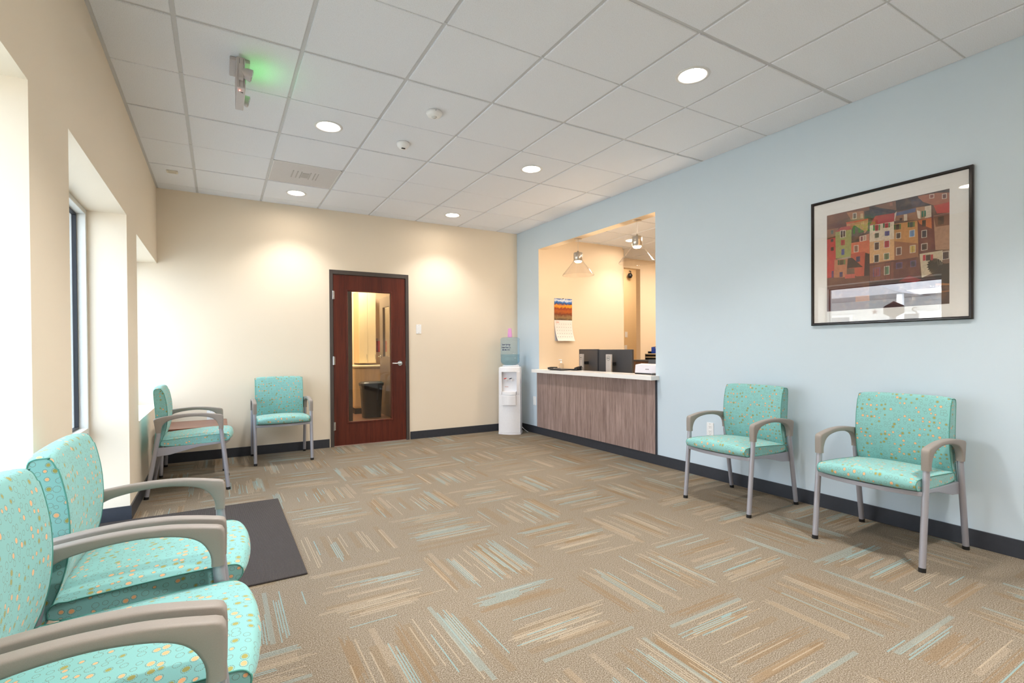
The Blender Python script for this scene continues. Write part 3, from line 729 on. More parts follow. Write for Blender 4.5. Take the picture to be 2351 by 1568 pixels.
se = MB(); se.tube([(.1495, -.139, .03), (.1455, -.135, .55), (.144, -.132, .925)], .0045, 8); se.tube([(-.1495, -.139, .03), (-.1455, -.135, .55), (-.144, -.132, .925)], .0045, 8); parts(se, 'seam_strip', M_plastic, t)
M_red = plain('red_plastic', sr(214, 58, 34), .35); M_blk = plain('navy_tap_plastic', sr(30, 34, 48), .35)
for x, mt in ((-.045, M_red), (.030, M_blk)):
    tp = MB(); tp.tube([(x, -.10, .755), (x, -.135, .755)], .013, 14); tp.tube([(x, -.132, .762), (x, -.134, .735)], [.011, .009], 14)
    o = tp.obj('tap', M_plastic, t)
    MB().obox((x-.012, -.140, .772), (.018, -.006, 0.006), (0, .010, 0), (-.002, 0, .0055)).obj('tap_lever', mt, o, bevel=.002)
MB().box(-.07, -.02, -.1015, -.10, .650, .658).obj('hot_water_label', plain('faded_red_print', sr(214, 170, 164), .5), t)
MB().lathe([(0, .930), (.118, .930), (.118, .948), (.104, .956), (0, .956)], n=40).obj('bottle_collar', M_plastic, t)
pc = MB(); pc.tube([(.10, .13, .10), (.16, .15, .03), (.2, .12, .008), (.235, .05, .006)], .004, 8); pc.obj('power_cord', M_plastic, t)

def bottle_mat():
    m = bpy.data.materials.new('blue_bottle_polycarbonate'); m.use_nodes = True; t = m.node_tree; t.nodes.clear()
    tr = t.nodes.new('ShaderNodeBsdfTransparent'); tr.inputs[0].default_value = (.86, .93, .98, 1)
    gl = t.nodes.new('ShaderNodeBsdfGlossy'); gl.inputs['Roughness'].default_value = .08
    mx = t.nodes.new('ShaderNodeMixShader'); o = t.nodes.new('ShaderNodeOutputMaterial')
    df = t.nodes.new('ShaderNodeBsdfDiffuse'); df.inputs[0].default_value = (.36, .60, .72, 1); m2 = t.nodes.new('ShaderNodeMixShader'); m2.inputs[0].default_value = .10
    t.links.new(tr.outputs[0], m2.inputs[1]); t.links.new(df.outputs[0], m2.inputs[2])
    t.links.new(schlick(t, 1.5), mx.inputs[0]); t.links.new(m2.outputs[0], mx.inputs[1]); t.links.new(gl.outputs[0], mx.inputs[2]); t.links.new(mx.outputs[0], o.inputs[0]); return m
t = thing('water_bottle', 'upturned blue five gallon water bottle with blue lettering on the white cooler', 'bottle', (4.085, -.262, .957), ang)
bp = [(0, 0), (.085, 0), (.118, .018), (.134, .045), (.137, .10), (.131, .106), (.137, .114), (.137, .165), (.131, .172), (.137, .18), (.136, .33), (.132, .337), (.138, .345), (.137, .362), (.122, .382), (.098, .388), (0, .388)]
MB().lathe(bp, n=48).obj('bottle_shell', bottle_mat(), t)
wm = MB().lathe([(0, .004), (.083, .004), (.114, .022), (.130, .048), (.130, .148), (0, .148)], n=48)
wm.obj('water', pane_mat('water', (.80, .92, .97, 1), 1.33), t)
M_print = plain('navy_print', sr(28, 34, 88), .5)
def curved_text(s, size, z, parent, r=.1382, a0=-1.0, wid=None):
    o = text('lettering', s, size, M_print, parent, (0, 0, 0), (0, 0, 0), (1, 1, 1), .0006, .0002)
    me = o.data; xs = [v.co.x for v in me.vertices]; w = max(xs)-min(xs); k = (wid or w)/w
    for v in me.vertices:
        x, y, q = v.co; a = a0+(x*k)/r; rr = r+q
        v.co = (rr*cos(a), rr*sin(a), z+y)
    return o
for s, sz, z, wd_ in (('Desert Springs', .034, .285, .135), ('Artesian Water Co.', .036, .247, .150), ('(800) 882-1862', .026, .212, .125)): curved_text(s, sz, z, t, a0=radians(-107), wid=wd_)
t = thing('pink_tumbler', 'two stacked pink plastic cups upside down on top of the water bottle', 'cup', (4.078, -.268, 1.3455), 0)
M_pink = plain('pink_plastic', sr(214, 150, 206), .35)
MB().lathe([(.0325, 0), (.030, .055), (.0285, .058), (0, .058)], n=28).obj('lower_cup', M_pink, t); MB().lathe([(.0300, .054), (.0285, .062), (.0235, .122), (.021, .125), (0, .125)], n=28).obj('upper_cup', M_pink, t)

# ================================================================== RECEPTION DESK
t = thing('reception_counter', 'grey-brown wood fronted reception counter with white top below the blue wall opening', 'counter', (4.36, -1.65, 0))
def rel(mb, o=(4.36, -1.65, 0)): mb.v = [(x-o[0], y-o[1], z-o[2]) for x, y, z in mb.v]; return mb
rel(MB().box(4.345, W-.0005, -2.722, -.545, B+.001, .857)).obj('front_panel', M_panel, t, bevel=.001)
rel(MB().box(4.35, W-.0005, -2.735, -2.722, B+.001, .857)).obj('end_panel', M_dark, t)
rel(MB().box(4.252, 4.56, -2.712, -.578, .858, .900).box(4.252, W-.001, -2.762, -2.712, .858, .900).box(4.252, W-.001, -.578, -.556, .858, .900)).obj('countertop', M_quartz, t)
t = thing('office_desk', 'maple work desk behind the reception counter holding the monitors', 'desk', (4.36, -1.65, 0))
rel(MB().box(4.495, 5.15, -3.4, -.58, .70, .735)).obj('desktop', M_maple, t)
rel(MB().box(4.50, 4.53, -3.4, -.58, 0, .70)).obj('front_panel', M_panel, t)
rel(MB().box(4.53, 5.12, -3.4, -3.37, 0, .70)).obj('side_panel', M_panel, t); rel(MB().box(4.53, 5.12, -.61, -.58, 0, .70)).obj('side_panel', M_panel, t)
def monitor(label, cx, cy, ang, w, z0, z1):
    t = thing('monitor', label, 'monitor', (cx, cy, .735), ang, 'monitors on the reception desk')
    # local: back of the screen faces -x
    s = MB().box(0, .035, -w/2, w/2, z0-.735, z1-.735); sc = s.obj('screen_back', M_dark, t, bevel=.006)
    MB().box(.0352, .0362, -w/2+.008, w/2-.008, z0-.725, z1-.745).obj('display', plain('dark_display', sr(14, 15, 18), .1), t)
    MB().box(-.10, -.075, -.046, .046, .012, .372).obj('stand_column', plain('silver_stand', sr(186, 184, 184), .35, .3), t, bevel=.003)
    MB().box(-.078, .003, -.03, .03, .235, .275).obj('stand_arm', M_black, t, bevel=.002)
    MB().box(-.15, .06, -.12, .12, 0, .012).obj('stand_base', plain('silver_base', sr(170, 170, 172), .4, .3), t, bevel=.004)
    bd = MB()
    n = 28
    for k in range(n): 
        a, b = 2*pi*k/n, 2*pi*(k+1)/n
        bd.add([(-.1006, .030*cos(a), .325+.030*sin(a)), (-.1006, .030*cos(b), .325+.030*sin(b)), (-.1006, .0265*cos(b), .325+.0265*sin(b)), (-.1006, .0265*cos(a), .325+.0265*sin(a))], [(0, 1, 2, 3)])
    bd.obj('badge_ring', M_dark, t)
    text('badge_lettering', 'DELL', .018, M_dark, t, (-.1008, 0, .325), (pi/2, 0, -pi/2), (1, 1, 1), .0004)
    pv = MB()
    for q in (-.17, -.06, .06, .12): pv.box(-.002, .0, q-.025, q+.025, z0-.735+.01, z0-.735+.05)
    parts(pv, 'port_recess', M_black, sc)
    return t
monitor('right-hand dark monitor seen from behind with round badge on its stand', 4.752, -1.672, 0.0, .60, .80, 1.166)
monitor('left-hand dark monitor turned away behind the counter', 4.806, -1.088, math.atan2(.231, -.973)+pi, .56, .80, 1.172)
# scanner
t = thing('document_scanner', 'white desktop scanner at the right end of the counter', 'scanner', (4.50, -2.485, .901))
P = [(-.055, .012), (-.045, .100), (.05, .112), (.075, .06), (.075, .012)]
MB().prism(P, lambda u, v, w: (u, w, v), -.155, .150).obj('case', plain('scanner_white', sr(214, 214, 224), .4), t, bevel=.005)
MB().box(-.056, .075, -.152, .147, 0, .013).obj('base', M_black, t)
MB().obox((.035, -.035, .135), (.006, 0, .022), (0, .068, 0), (.003, 0, -.0008)).obj('paper_tray', M_dark, t)
text('lettering', 'BROTHER', .011, M_dark, t, (-.0522, -.03, .055), (pi/2-.11, 0, -pi/2), (1, 1, 1), .0003)
t = MB(); t.lathe([(0, 0), (.022, 0), (.026, .006), (.022, .018), (0, .022)], n=24); o = t.obj('mouse', M_dark); o.location = (4.425, -2.64, .901); o.scale = (1.5, 1, 1); tag(o, 'small dark mouse in front of the white scanner', 'mouse')
# sanitiser
t = thing('hand_sanitizer', 'clear pump bottle of hand sanitizer on the counter left of the monitors', 'bottle', (4.52, -.880, .901))
MB().lathe([(0, 0), (.030, 0), (.033, .008), (.033, .06), (.026, .078), (.012, .084), (.012, .092), (0, .092)], n=28).obj('bottle_body', pane_mat('clear_plastic', (.93, .93, .93, 1), 1.45), t)
pm = MB(); pm.lathe([(.014, .088), (.014, .104), (.005, .106), (.005, .128), (0, .128)], n=20); pm.tube([(.0, 0, .128), (-.01, .02, .131), (-.02, .036, .126)], .005, 10); pm.lathe([(0, .122), (.010, .122), (.010, .134), (0, .136)], n=16)
pm.obj('pump', M_outlet, t)
# dark items on the counter
t = thing('clipboard', 'flat black clipboard with silver clip lying on the counter by the sanitizer', 'clipboard', (4.40, -1.06, .901), .06)
MB().box(-.11, .11, -.12, .12, 0, .006).obj('board', M_black, t, bevel=.002); MB().box(-.10, .10, -.11, .11, .006, .018).obj('folder', M_dark, t, bevel=.002); MB().box(-.05, .05, .09, .115, .018, .026).obj('clip', M_chrome, t, bevel=.002)
t = thing('stapler', 'long black stapler with metal nose at the left end of the counter', 'stapler', (4.44, -.79, .901), .08)
MB().box(-.02, .02, -.085, .08, 0, .010).obj('stapler_base', M_black, t, bevel=.003)
MB().prism([(-.085, .012), (.085, .012), (.085, .026), (.02, .034), (-.085, .036)], lambda u, v, w: (w, u, v), -.018, .018).obj('stapler_top', M_black, t, bevel=.004)
MB().box(-.016, .016, .078, .094, .008, .026).obj('nose', M_chrome, t, bevel=.002)
t = thing('desk_phone', 'small black phone handset unit beside the left monitor', 'phone', (4.50, -1.235, .901), .2)
MB().prism([(-.05, 0), (.05, 0), (.05, .012), (-.05, .034)], lambda u, v, w: (w, u, v), -.05, .05).obj('phone_base', M_black, t, bevel=.004)
ph = MB(); ph.tube([(.03, -.055, .045), (.03, 0, .040), (.03, .05, .022)], [.012, .008, .012], 12); ph.obj('handset', M_black, t)
ca = MB(); ca.tube([(4.60, -1.14, .74), (4.60, -1.15, .86), (4.605, -1.16, .94), (4.62, -1.18, .955), (4.63, -1.2, .93), (4.63, -1.21, .80)], .004, 8); tag(ca.obj('monitor_cable', M_dark), 'grey cable looping up at the left edge of the monitors', 'cable')
# pendants
M_shade = pane_mat('clear_glass_shade', (.975, .97, .965, 1), 1.4)
M_bulb = emit('pendant_bulb', (1, .72, .42, 1), 12)
def pendant(label, y, zo=0):
    t = thing('pendant_lamp', label, 'pendant light', (4.452, y, 2.10+zo), 0, 'glass cone pendants over the counter')
    MB().lathe([(.0, .285), (.050, .285), (.056, .280), (.056, .182), (.050, .178)], n=32).obj('socket_cylinder', M_nickel, t)
    MB().lathe([(.012, .286), (.012, .305), (0, .305)], n=12).obj('cap', M_nickel, t)
    MB().tube([(0, 0, .300), (0, 0, OZ1+.05-2.10-zo)], .0022, 8).obj('cord', M_nickel, t)
    MB().lathe([(.052, .200), (.075, .160), (.195, .012), (.199, .0), (.196, .0), (.192, .010), (.072, .158), (.049, .200)], n=48).obj('glass_shade', M_shade, t)
    MB().lathe([(0, .160), (.034, .162), (.046, .176), (.046, .19)], n=28).obj('bulb', M_bulb, t)
    MB().lathe([(0, OZ1-2.10-zo), (.05, OZ1-2.10-zo), (.05, OZ1-2.10-zo-.001), (0, OZ1-2.10-zo-.001)], n=24).obj('canopy', M_nickel, t)
    L = bpy.data.lights.new('pendant_bulb', 'POINT'); L.energy = 5; L.color = (1, .80, .58); L.shadow_soft_size = .03
    lo = bpy.data.objects.new('pendant_light', L); COL.objects.link(lo); lo.parent = t; lo.location = (0, 0, .125)
pendant('left glass cone pendant lamp, nearer the hanging calendar', -1.345); pendant('right glass cone pendant lamp, in front of the office hallway', -2.373)
# calendar
t = thing('wall_calendar', 'hanging calendar with orange desert landscape photo above a white month page', 'calendar', (4.780, -.578, 1.585))
def cal():
    n = N('landscape_print', .35); x, y, z = n.sep(n.coord()); w = n.noise(n.coord(), 22, 4, .6)
    zz = n.ma('ADD', z, n.ma('MULTIPLY', n.ma('SUBTRACT', w, .5), .10))
    c = n.ramp(n.ma('DIVIDE', zz, .305), [(0, sr(92, 74, 58)), (.14, sr(150, 118, 78)), (.26, sr(112, 54, 36)), (.42, sr(178, 92, 34)), (.56, sr(140, 52, 32)), (.63, sr(250, 160, 20)), (.70, sr(214, 130, 60)), (.76, sr(44, 62, 104)), (.84, sr(60, 120, 196)), (.92, sr(226, 232, 240)), (1, sr(40, 96, 176))])
    while False: pass
    n.base(c); return n.m
MB().box(-.155, .153, -.003, 0, 0, .306).obj('photo_page', cal(), t)
pg = MB(); n_ = 12
prof = [(0, .0), (.0, -.05), (-.004, -.12), (-.012, -.19), (-.026, -.25), (-.042, -.295)]
for off, nm in ((0, 0),):
    vs = []; 
    for y, z in prof: vs += [(-.155+.03*(z/-.295)**2, y-.003, z), (.153+.022*(z/-.295)**2, y-.003, z)]
    pg.add(vs, [(2*k, 2*k+1, 2*k+3, 2*k+2) for k in range(len(prof)-1)], 0, None, True)
page = pg.obj('month_page', plain('calendar_paper', sr(236, 226, 220), .7), t)
MB().add([(-.155, -.001, 0), (.14, -.001, 0), (.14, -.004, -.292), (-.150, -.004, -.292)], [(0, 1, 2, 3)]).obj('back_page', plain('grey_paper', sr(200, 204, 216), .7), t)
text('month_lettering', 'Oct', .036, plain('salmon_ink', sr(220, 140, 120), .6), t, (-.105, -.0055, -.028), (pi/2, 0, 0))
dg = MB()
for r_ in range(5):
    z = -.055-r_*.045; y = -.005-.040*(z/-.295)**2.4
    for c_ in range(7): dg.box(-.125+c_*.040+.012*(z/-.295), -.125+c_*.040+.012*(z/-.295)+.010, y-.0016, y-.001, z-.004, z+.004)
o = dg.obj('date_numbers', plain('grey_ink', sr(176, 170, 170), .6), t); o['kind'] = 'stuff'
MB().box(-.012, .004, -.008, 0, .300, .310).obj('pin', M_black, t)

# back office: credenza, trays, clipboards
t = thing('office_credenza', 'brown office credenza in the room behind the reception counter', 'cabinet', (6.5, -1.5, 0))
MB().box(-.35, .35, -1.1, 1.02, 0, .975).obj('body', wood('walnut_laminate', sr(84, 58, 44), sr(128, 92, 70), 'z', .7), t); MB().box(-.36, .36, -1.11, 1.03, .975, 1.0).obj('top', M_dark, t)
t = thing('paper_tray', 'two tier light wood paper tray in the office behind the scanner', 'tray', (6.50, -.78, 1.0))
for z in (.035, .085): MB().box(-.15, .15, -.20, .18, z, z+.010).obj('shelf', M_maple, t)
for yy in (-.19, .17): MB().box(-.15, .15, yy-.006, yy+.006, 0, .095).obj('side_panel', M_black, t)
t = thing('file_holder', 'black upright file holder on the office wood tray', 'holder', (6.50, -.76, 1.0955)); MB().box(-.09, .09, .14, .155, 0, .035).box(-.09, .09, -.155, -.14, 0, .035).box(-.09, .09, -.155, .155, 0, .004).obj('rack', M_black, t)
for k, (nm, c) in enumerate((('blue', sr(20, 60, 150)), ('green', sr(30, 110, 80)), ('red', sr(200, 50, 50)))):
    t = thing('clipboard', nm+' clipboard standing upright in the office file holder', 'clipboard', (6.47+.03*k, -.760, 1.1005), 0, 'clipboards in the office file holder')
    MB().box(-.003, .003, -.136, .136, 0, .098+.004*k).obj('board', plain(nm+'_board', c, .35), t, bevel=.0012); MB().box(-.009, -.003, -.05, .05, .078, .094).obj('clip', M_chrome, t)
# security camera, switch and outlet on hallway wall
t = thing('security_camera', 'round black security camera high on the tan hallway wall', 'camera', (7.97, 1.42, 2.70))
MB().lathe([(0, -.055), (.035, -.045), (.055, 0), (.035, .045), (0, .055)], n=28).obj('camera_ball', M_black, t); ma_ = MB(); ma_.tube([(.02, 0, .04), (.05, .03, .10), (.06, .08, .11)], .010, 10); ma_.obj('mount', M_dark, t)
def plate(name, label, cat, loc, rot, kind, h=.118, w=.072, group=None):
    t = thing(name, label, cat, loc, 0, group); t.rotation_euler = (0, 0, rot)   # local: faces -y
    MB().box(-w/2, w/2, -.006, 0, -h/2, h/2).obj('cover_plate', M_outlet, t, bevel=.002)
    if kind == 'outlet':
        for z in (-.021, .021):
            o = MB().box(-.016, .016, -.0085, -.005, z-.014, z+.014).obj('receptacle', M_outlet, t, bevel=.003)
            s = MB(); s.box(-.0075, -.0055, -.0092, -.008, z-.001, z+.007); s.box(.0055, .0075, -.0092, -.008, z-.001, z+.006); s.tube([(0, -.0092, z-.008), (0, -.0084, z-.008)], .0022, 8); parts(s, 'slot', M_black, o)
    elif kind == 'switch':
        MB().box(-.016, .016, -.009, -.005, -.033, .033).obj('rocker', M_outlet, t, bevel=.002)
    s = MB()
    for z in (-h/2+.012, h/2-.012): s.tube([(0, -.0068, z), (0, -.0055, z)], .003, 8)
    parts(s, 'screw', M_chrome, t)
    return t
plate('light_switch', 'blank white wall plate right of the mahogany door', 'switch', (2.835, 0, 1.452), 0, 'blank', .122)
plate('power_outlet', 'white double outlet on the blue wall behind the chair right of reception', 'outlet', (W, -3.367, .445), -pi/2, 'outlet')
plate('wall_switch', 'white switch plate low on the blue wall between cooler and counter', 'switch', (W, -.462, .452), -pi/2, 'switch', .122)
plate('light_switch', 'white switch on the tan hallway wall beyond reception', 'switch', (7.93, 1.5, 1.47), 0, 'switch')
plate('power_outlet', 'small outlet low on the tan hallway wall, above the monitor', 'outlet', (7.915, 1.5, 1.19), 0, 'outlet')
plate('wall_plate', 'white wall plate above the side table in the left corner', 'outlet', (.462, 0, .475), 0, 'outlet')

# ================================================================== FRAMED PICTURE
PY0, PY1, PZ0, PZ1 = -5.192, -4.268, 1.336, 2.237
t = thing('framed_picture', 'large black framed print of stacked colourful hillside houses on the blue wall', 'picture', (W, (PY0+PY1)/2, (PZ0+PZ1)/2))
hw, hh = (PY1-PY0)/2, (PZ1-PZ0)/2
fm = MB(); k = .020
O_ = [(-hw, -hh), (hw, -hh), (hw, hh), (-hw, hh)]; pr_ = [(0, -.001), (0, -.020), (.005, -.024), (.014, -.024), (.019, -.019), (.020, -.001)]
for q in range(4):
    (ya, za), (yb, zb) = O_[q], O_[(q+1) % 4]; ia = (1 if ya < 0 else -1, 1 if za < 0 else -1); ib = (1 if yb < 0 else -1, 1 if zb < 0 else -1)
    vs = [(x_, ya+ia[0]*d_, za+ia[1]*d_) for d_, x_ in pr_]+[(x_, yb+ib[0]*d_, zb+ib[1]*d_) for d_, x_ in pr_]
    fm.add(vs, [(k_, (k_+1) % 6, 6+(k_+1) % 6, 6+k_) for k_ in range(6)])
fm.obj('frame', plain('gloss_black_frame', sr(26, 20, 20), .18), t)
MB().box(-.012, -.002, -hw+k-.002, hw-k+.002, -hh+k-.002, hh-k+.002).obj('mat_board', plain('ivory_mat', sr(238, 236, 233), .85), t)
MB().box(-.0175, -.0165, -hw+k-.002, hw-k+.002, -hh+k-.002, hh-k+.002).obj('glass_pane', M_pglass, t)
# print drawn as flat coloured shapes; u,v from a 1606x1568 grid
QA, QB, QC, QD = (228, 517), (1298, 284), (1302, 1285), (230, 1355)
py1, py0, pz1, pz0 = -4.377, -5.081, 2.128, 1.435
cy_, cz_ = (PY0+PY1)/2, (PZ0+PZ1)/2
# homography from the quad to the unit square
def homog(src):
    (x0, y0), (x1, y1), (x2, y2), (x3, y3) = src
    dx1, dx2, dx3 = x1-x2, x3-x2, x0-x1+x2-x3; dy1, dy2, dy3 = y1-y2, y3-y2, y0-y1+y2-y3
    den = dx1*dy2-dx2*dy1; g = (dx3*dy2-dx2*dy3)/den; h = (dx1*dy3-dx3*dy1)/den
    return Matrix(((x1-x0+g*x1, x3-x0+h*x3, x0), (y1-y0+g*y1, y3-y0+h*y3, y0), (g, h, 1))).inverted()
HM = homog((QA, QB, QC, QD))
def uvp(p):
    q = HM @ Vector((p[0], p[1], 1)); u, v = q.x/q.z, q.y/q.z
    u = min(1, max(0, u)); v = min(1, max(0, v))
    return (py1+(py0-py1)*u-cy_, pz1+(pz0-pz1)*v-cz_)
art = bpy.data.meshes.new('printed_image'); av = []; af = []; ac = []; lay = [0]
def sh(pts, col, seg=0):
    lay[0] += 1; x = -.0121-.000006*lay[0]; b = len(av)
    for p in pts:
        y, z = uvp(p); av.append((x, y, z))
    af.append(list(range(b, b+len(pts)))[::-1]); ac.append(sr(*col))
def R4(x0, y0, x1, y1, col, sk=0): sh([(x0, y0), (x1, y0+sk*(x1-x0)), (x1, y1+sk*(x1-x0)), (x0, y1)], col)
S_ = -.17
sh([(228, 517), (1298, 284), (1302, 1285), (230, 1355)], (92, 58, 44))
# upper hillside
sh([(228, 517), (600, 436), (600, 560), (228, 640)], (120, 72, 50)); sh([(228, 600), (430, 530), (430, 620), (228, 690)], (104, 54, 44))
sh([(600, 436), (1298, 284), (1298, 420), (1020, 440), (840, 480), (600, 560)], (48, 34, 34)); sh([(400, 490), (550, 474), (552, 545), (440, 552)], (176, 116, 80))
sh([(640, 432), (830, 390), (836, 470), (700, 452)], (128, 88, 68)); sh([(1020, 350), (1190, 320), (1298, 318), (1298, 420), (1160, 430), (1050, 392)], (168, 104, 78))
sh([(600, 470), (700, 452), (820, 478), (828, 520), (740, 500), (620, 540)], (38, 42, 62)); sh([(960, 380), (1040, 372), (1090, 420), (1010, 440), (970, 440)], (40, 44, 72))
sh([(1160, 432), (1298, 400), (1300, 492), (1190, 500)], (190, 60, 48)); sh([(556, 480), (600, 470), (600, 600), (560, 640)], (34, 30, 36))
sh([(400, 575), (590, 545), (586, 640), (560, 670), (470, 600), (400, 620)], (196, 140, 96)); sh([(395, 575), (590, 540), (590, 552), (400, 590)], (206, 82, 52))
sh([(228, 640), (330, 622), (320, 690), (228, 715)], (150, 108, 84))
# left houses
sh([(230, 725), (306, 705), (306, 1050), (230, 1062)], (196, 64, 66)); sh([(302, 660), (444, 636), (442, 880), (306, 890)], (162, 166, 104)); sh([(302, 660), (350, 618), (466, 600), (444, 636)], (186, 80, 76))
sh([(444, 640), (470, 600), (560, 655), (510, 700), (446, 745)], (96, 74, 66)); sh([(446, 745), (600, 670), (602, 690), (600, 800), (446, 830)], (52, 40, 44))
sh([(510, 700), (600, 672), (600, 735), (512, 748)], (196, 130, 110)); sh([(442, 755), (602, 730), (600, 960), (560, 1090), (440, 880)], (214, 112, 84)); sh([(440, 850), (562, 828), (556, 1080), (500, 1060), (420, 980)], (190, 84, 66))
sh([(564, 838), (602, 850), (602, 1090), (552, 1100)], (60, 38, 42)); sh([(294, 905), (412, 884), (404, 1055), (290, 1062)], (190, 128, 98)); sh([(290, 900), (430, 872), (440, 882), (410, 892)], (178, 164, 152))
sh([(412, 890), (450, 884), (544, 964), (404, 976)], (56, 40, 42)); sh([(404, 980), (470, 974), (472, 1026), (402, 1032)], (104, 84, 74)); sh([(230, 1062), (600, 1040), (600, 1180), (230, 1190)], (112, 72, 62)); sh([(385, 1030), (478, 1024), (474, 1060), (388, 1066)], (196, 92, 88))
# central white / cream house
sh([(604, 602), (816, 565), (818, 720), (602, 746)], (222, 206, 184)); sh([(602, 746), (818, 720), (820, 902), (604, 934)], (218, 172, 124)); sh([(600, 604), (652, 520), (820, 494), (816, 568)], (176, 48, 52)); sh([(604, 934), (820, 902), (820, 1090), (604, 1094)], (128, 72, 66))
sh([(820, 500), (838, 480), (836, 560), (818, 566)], (216, 200, 184))
# ochre houses right of centre
sh([(818, 590), (1024, 560), (1030, 880), (820, 908)], (200, 144, 88)); sh([(820, 740), (1026, 760), (1030, 880), (820, 908)], (158, 104, 76)); sh([(820, 908), (1032, 876), (1048, 1060), (822, 1088)], (106, 60, 62))
sh([(822, 560), (840, 488), (1012, 452), (1040, 500), (1030, 560)], (150, 104, 72)); sh([(836, 492), (1008, 450), (1002, 486), (834, 520)], (72, 92, 136)); sh([(900, 508), (930, 504), (932, 560), (902, 564)], (206, 190, 168)); sh([(1006, 450), (1140, 428), (1142, 538), (1030, 552)], (178, 136, 96)); sh([(1012, 470), (1046, 480), (1046, 545), (1024, 540)], (220, 206, 190))
sh([(1084, 440), (1140, 428), (1142, 530), (1086, 540)], (216, 200, 180))
sh([(1020, 560), (1176, 520), (1180, 810), (1032, 830)], (110, 50, 54)); sh([(1024, 560), (1142, 534), (1146, 632), (1040, 590)], (204, 112, 66)); sh([(1032, 830), (1180, 806), (1180, 900), (1040, 960)], (104, 56, 58))
sh([(1160, 520), (1298, 492), (1300, 812), (1178, 818)], (178, 138, 114)); sh([(1160, 524), (1298, 495), (1298, 600), (1180, 616)], (120, 76, 62)); sh([(1040, 852), (1240, 820), (1238, 980), (1060, 1060)], (204, 190, 164)); sh([(1240, 820), (1300, 812), (1300, 940), (1240, 930)], (128, 100, 90))
sh([(600, 1090), (1300, 1040), (1302, 1285), (600, 1330)], (70, 48, 50)); sh([(230, 1180), (600, 1170), (600, 1330), (230, 1355)], (98, 62, 60)); sh([(858, 1090), (950, 1040), (1060, 1076), (1000, 1100)], (150, 52, 58))
sh([(1180, 1110), (1302, 1100), (1302, 1122), (1182, 1128)], (170, 116, 74)); sh([(1182, 1180), (1302, 1168), (1302, 1180), (1184, 1192)], (150, 96, 66)); sh([(480, 1220), (600, 1210), (604, 1260), (480, 1270)], (176, 112, 60))
# dark tree
for a_ in range(0, 360, 12):
    r0 = 95+25*sin(a_*3.7); sh([(1205, 1000), (1205+r0*cos(radians(a_)), 990+r0*.95*sin(radians(a_))), (1205+r0*.9*cos(radians(a_+11)), 990+r0*.9*sin(radians(a_+11)))], (44, 44, 46))
sh([(1180, 960), (1300, 930), (1302, 1110), (1190, 1100)], (48, 46, 50))
# windows: x, y, w, h, colour, shutter colour or None
WI = [(262, 792, 26, 32, (92, 60, 60), 0), (262, 722, 24, 24, (60, 60, 70), 0), (352, 730, 34, 46, (176, 60, 70), 0), (356, 810, 26, 50, (78, 90, 160), 0), (350, 650, 22, 56, (60, 40, 40), 1), (372, 650, 16, 50, (60, 40, 40), 1), (340, 905, 36, 42, (72, 70, 50), 2), (340, 1010, 28, 44, (60, 60, 110), 0),
      (470, 782, 30, 50, (150, 110, 90), 1), (486, 875, 34, 46, (60, 60, 100), 0), (525, 700, 18, 38, (150, 80, 90), 1), (550, 694, 18, 38, (200, 170, 150), 1), (270, 1000, 18, 60, (96, 70, 120), 0),
      (650, 600, 30, 50, (170, 50, 60), 2), (736, 585, 30, 40, (176, 40, 54), 2), (648, 672, 36, 40, (96, 96, 76), 1), (736, 655, 40, 40, (80, 84, 150), 1), (648, 755, 36, 60, (86, 60, 60), 1), (734, 740, 40, 56, (176, 50, 70), 1), (646, 864, 36, 60, (60, 54, 54), 1), (732, 850, 40, 50, (90, 116, 80), 1), (640, 980, 50, 66, (140, 60, 84), 3), (736, 965, 36, 66, (90, 130, 104), 1),
      (832, 595, 30, 46, (60, 50, 50), 2), (952, 576, 30, 44, (70, 90, 90), 2), (838, 672, 34, 44, (80, 64, 64), 1), (954, 650, 40, 52, (110, 150, 196), 1), (840, 800, 38, 60, (110, 80, 80), 1), (960, 784, 40, 56, (206, 178, 96), 1), (840, 935, 44, 42, (60, 50, 90), 3), (966, 918, 38, 44, (60, 60, 84), 3),
      (1062, 560, 32, 54, (50, 40, 44), 0), (1062, 652, 36, 56, (52, 50, 70), 1), (1060, 768, 44, 50, (48, 36, 46), 1), (1056, 480, 16, 52, (40, 120, 90), 0), (1078, 476, 16, 52, (40, 120, 90), 0), (1200, 530, 50, 70, (60, 44, 44), 0), (1096, 862, 40, 50, (70, 44, 44), 4), (1244, 838, 50, 60, (70, 56, 66), 1),
      (460, 500, 24, 42, (110, 90, 80), 1), (524, 500, 20, 40, (216, 180, 140), 0), (780, 404, 22, 30, (170, 110, 90), 0), (1130, 340, 30, 26, (150, 80, 70), 1), (1240, 336, 30, 34, (110, 60, 56), 1), (530, 570, 24, 28, (214, 168, 120), 0), (264, 646, 20, 32, (60, 110, 110), 0), (866, 540, 22, 20, (70, 40, 30), 0)]
for x, y, w_, h_, c, k in WI:
    sk = -.15
    if k in (1, 3): R4(x-6, y-5, x+w_+6, y+h_+6, (214, 204, 190) if k == 1 else (100, 84, 140), sk)
    if k == 2: R4(x-16, y, x-2, y+h_, (60, 104, 60), sk); R4(x+w_+2, y-4, x+w_+14, y+h_-4, (84, 130, 74), sk)
    if k == 4: R4(x-26, y, x-3, y+h_, (190, 48, 70), sk); R4(x+w_+2, y-4, x+w_+22, y+h_-4, (190, 48, 70), sk)
    R4(x, y, x+w_, y+h_, c, sk); R4(x+w_*.45, y, x+w_*.55, y+h_, tuple(int(q*.6) for q in c), sk)
for x in (640, 700, 740, 785, 815): R4(x, 925, x+4, 1090, (90, 60, 60))
sh([(604, 948), (850, 905), (850, 911), (604, 954)], (80, 50, 50))
art.from_pydata(av, [], af)
ca_ = art.color_attributes.new('Col', 'BYTE_COLOR', 'CORNER')
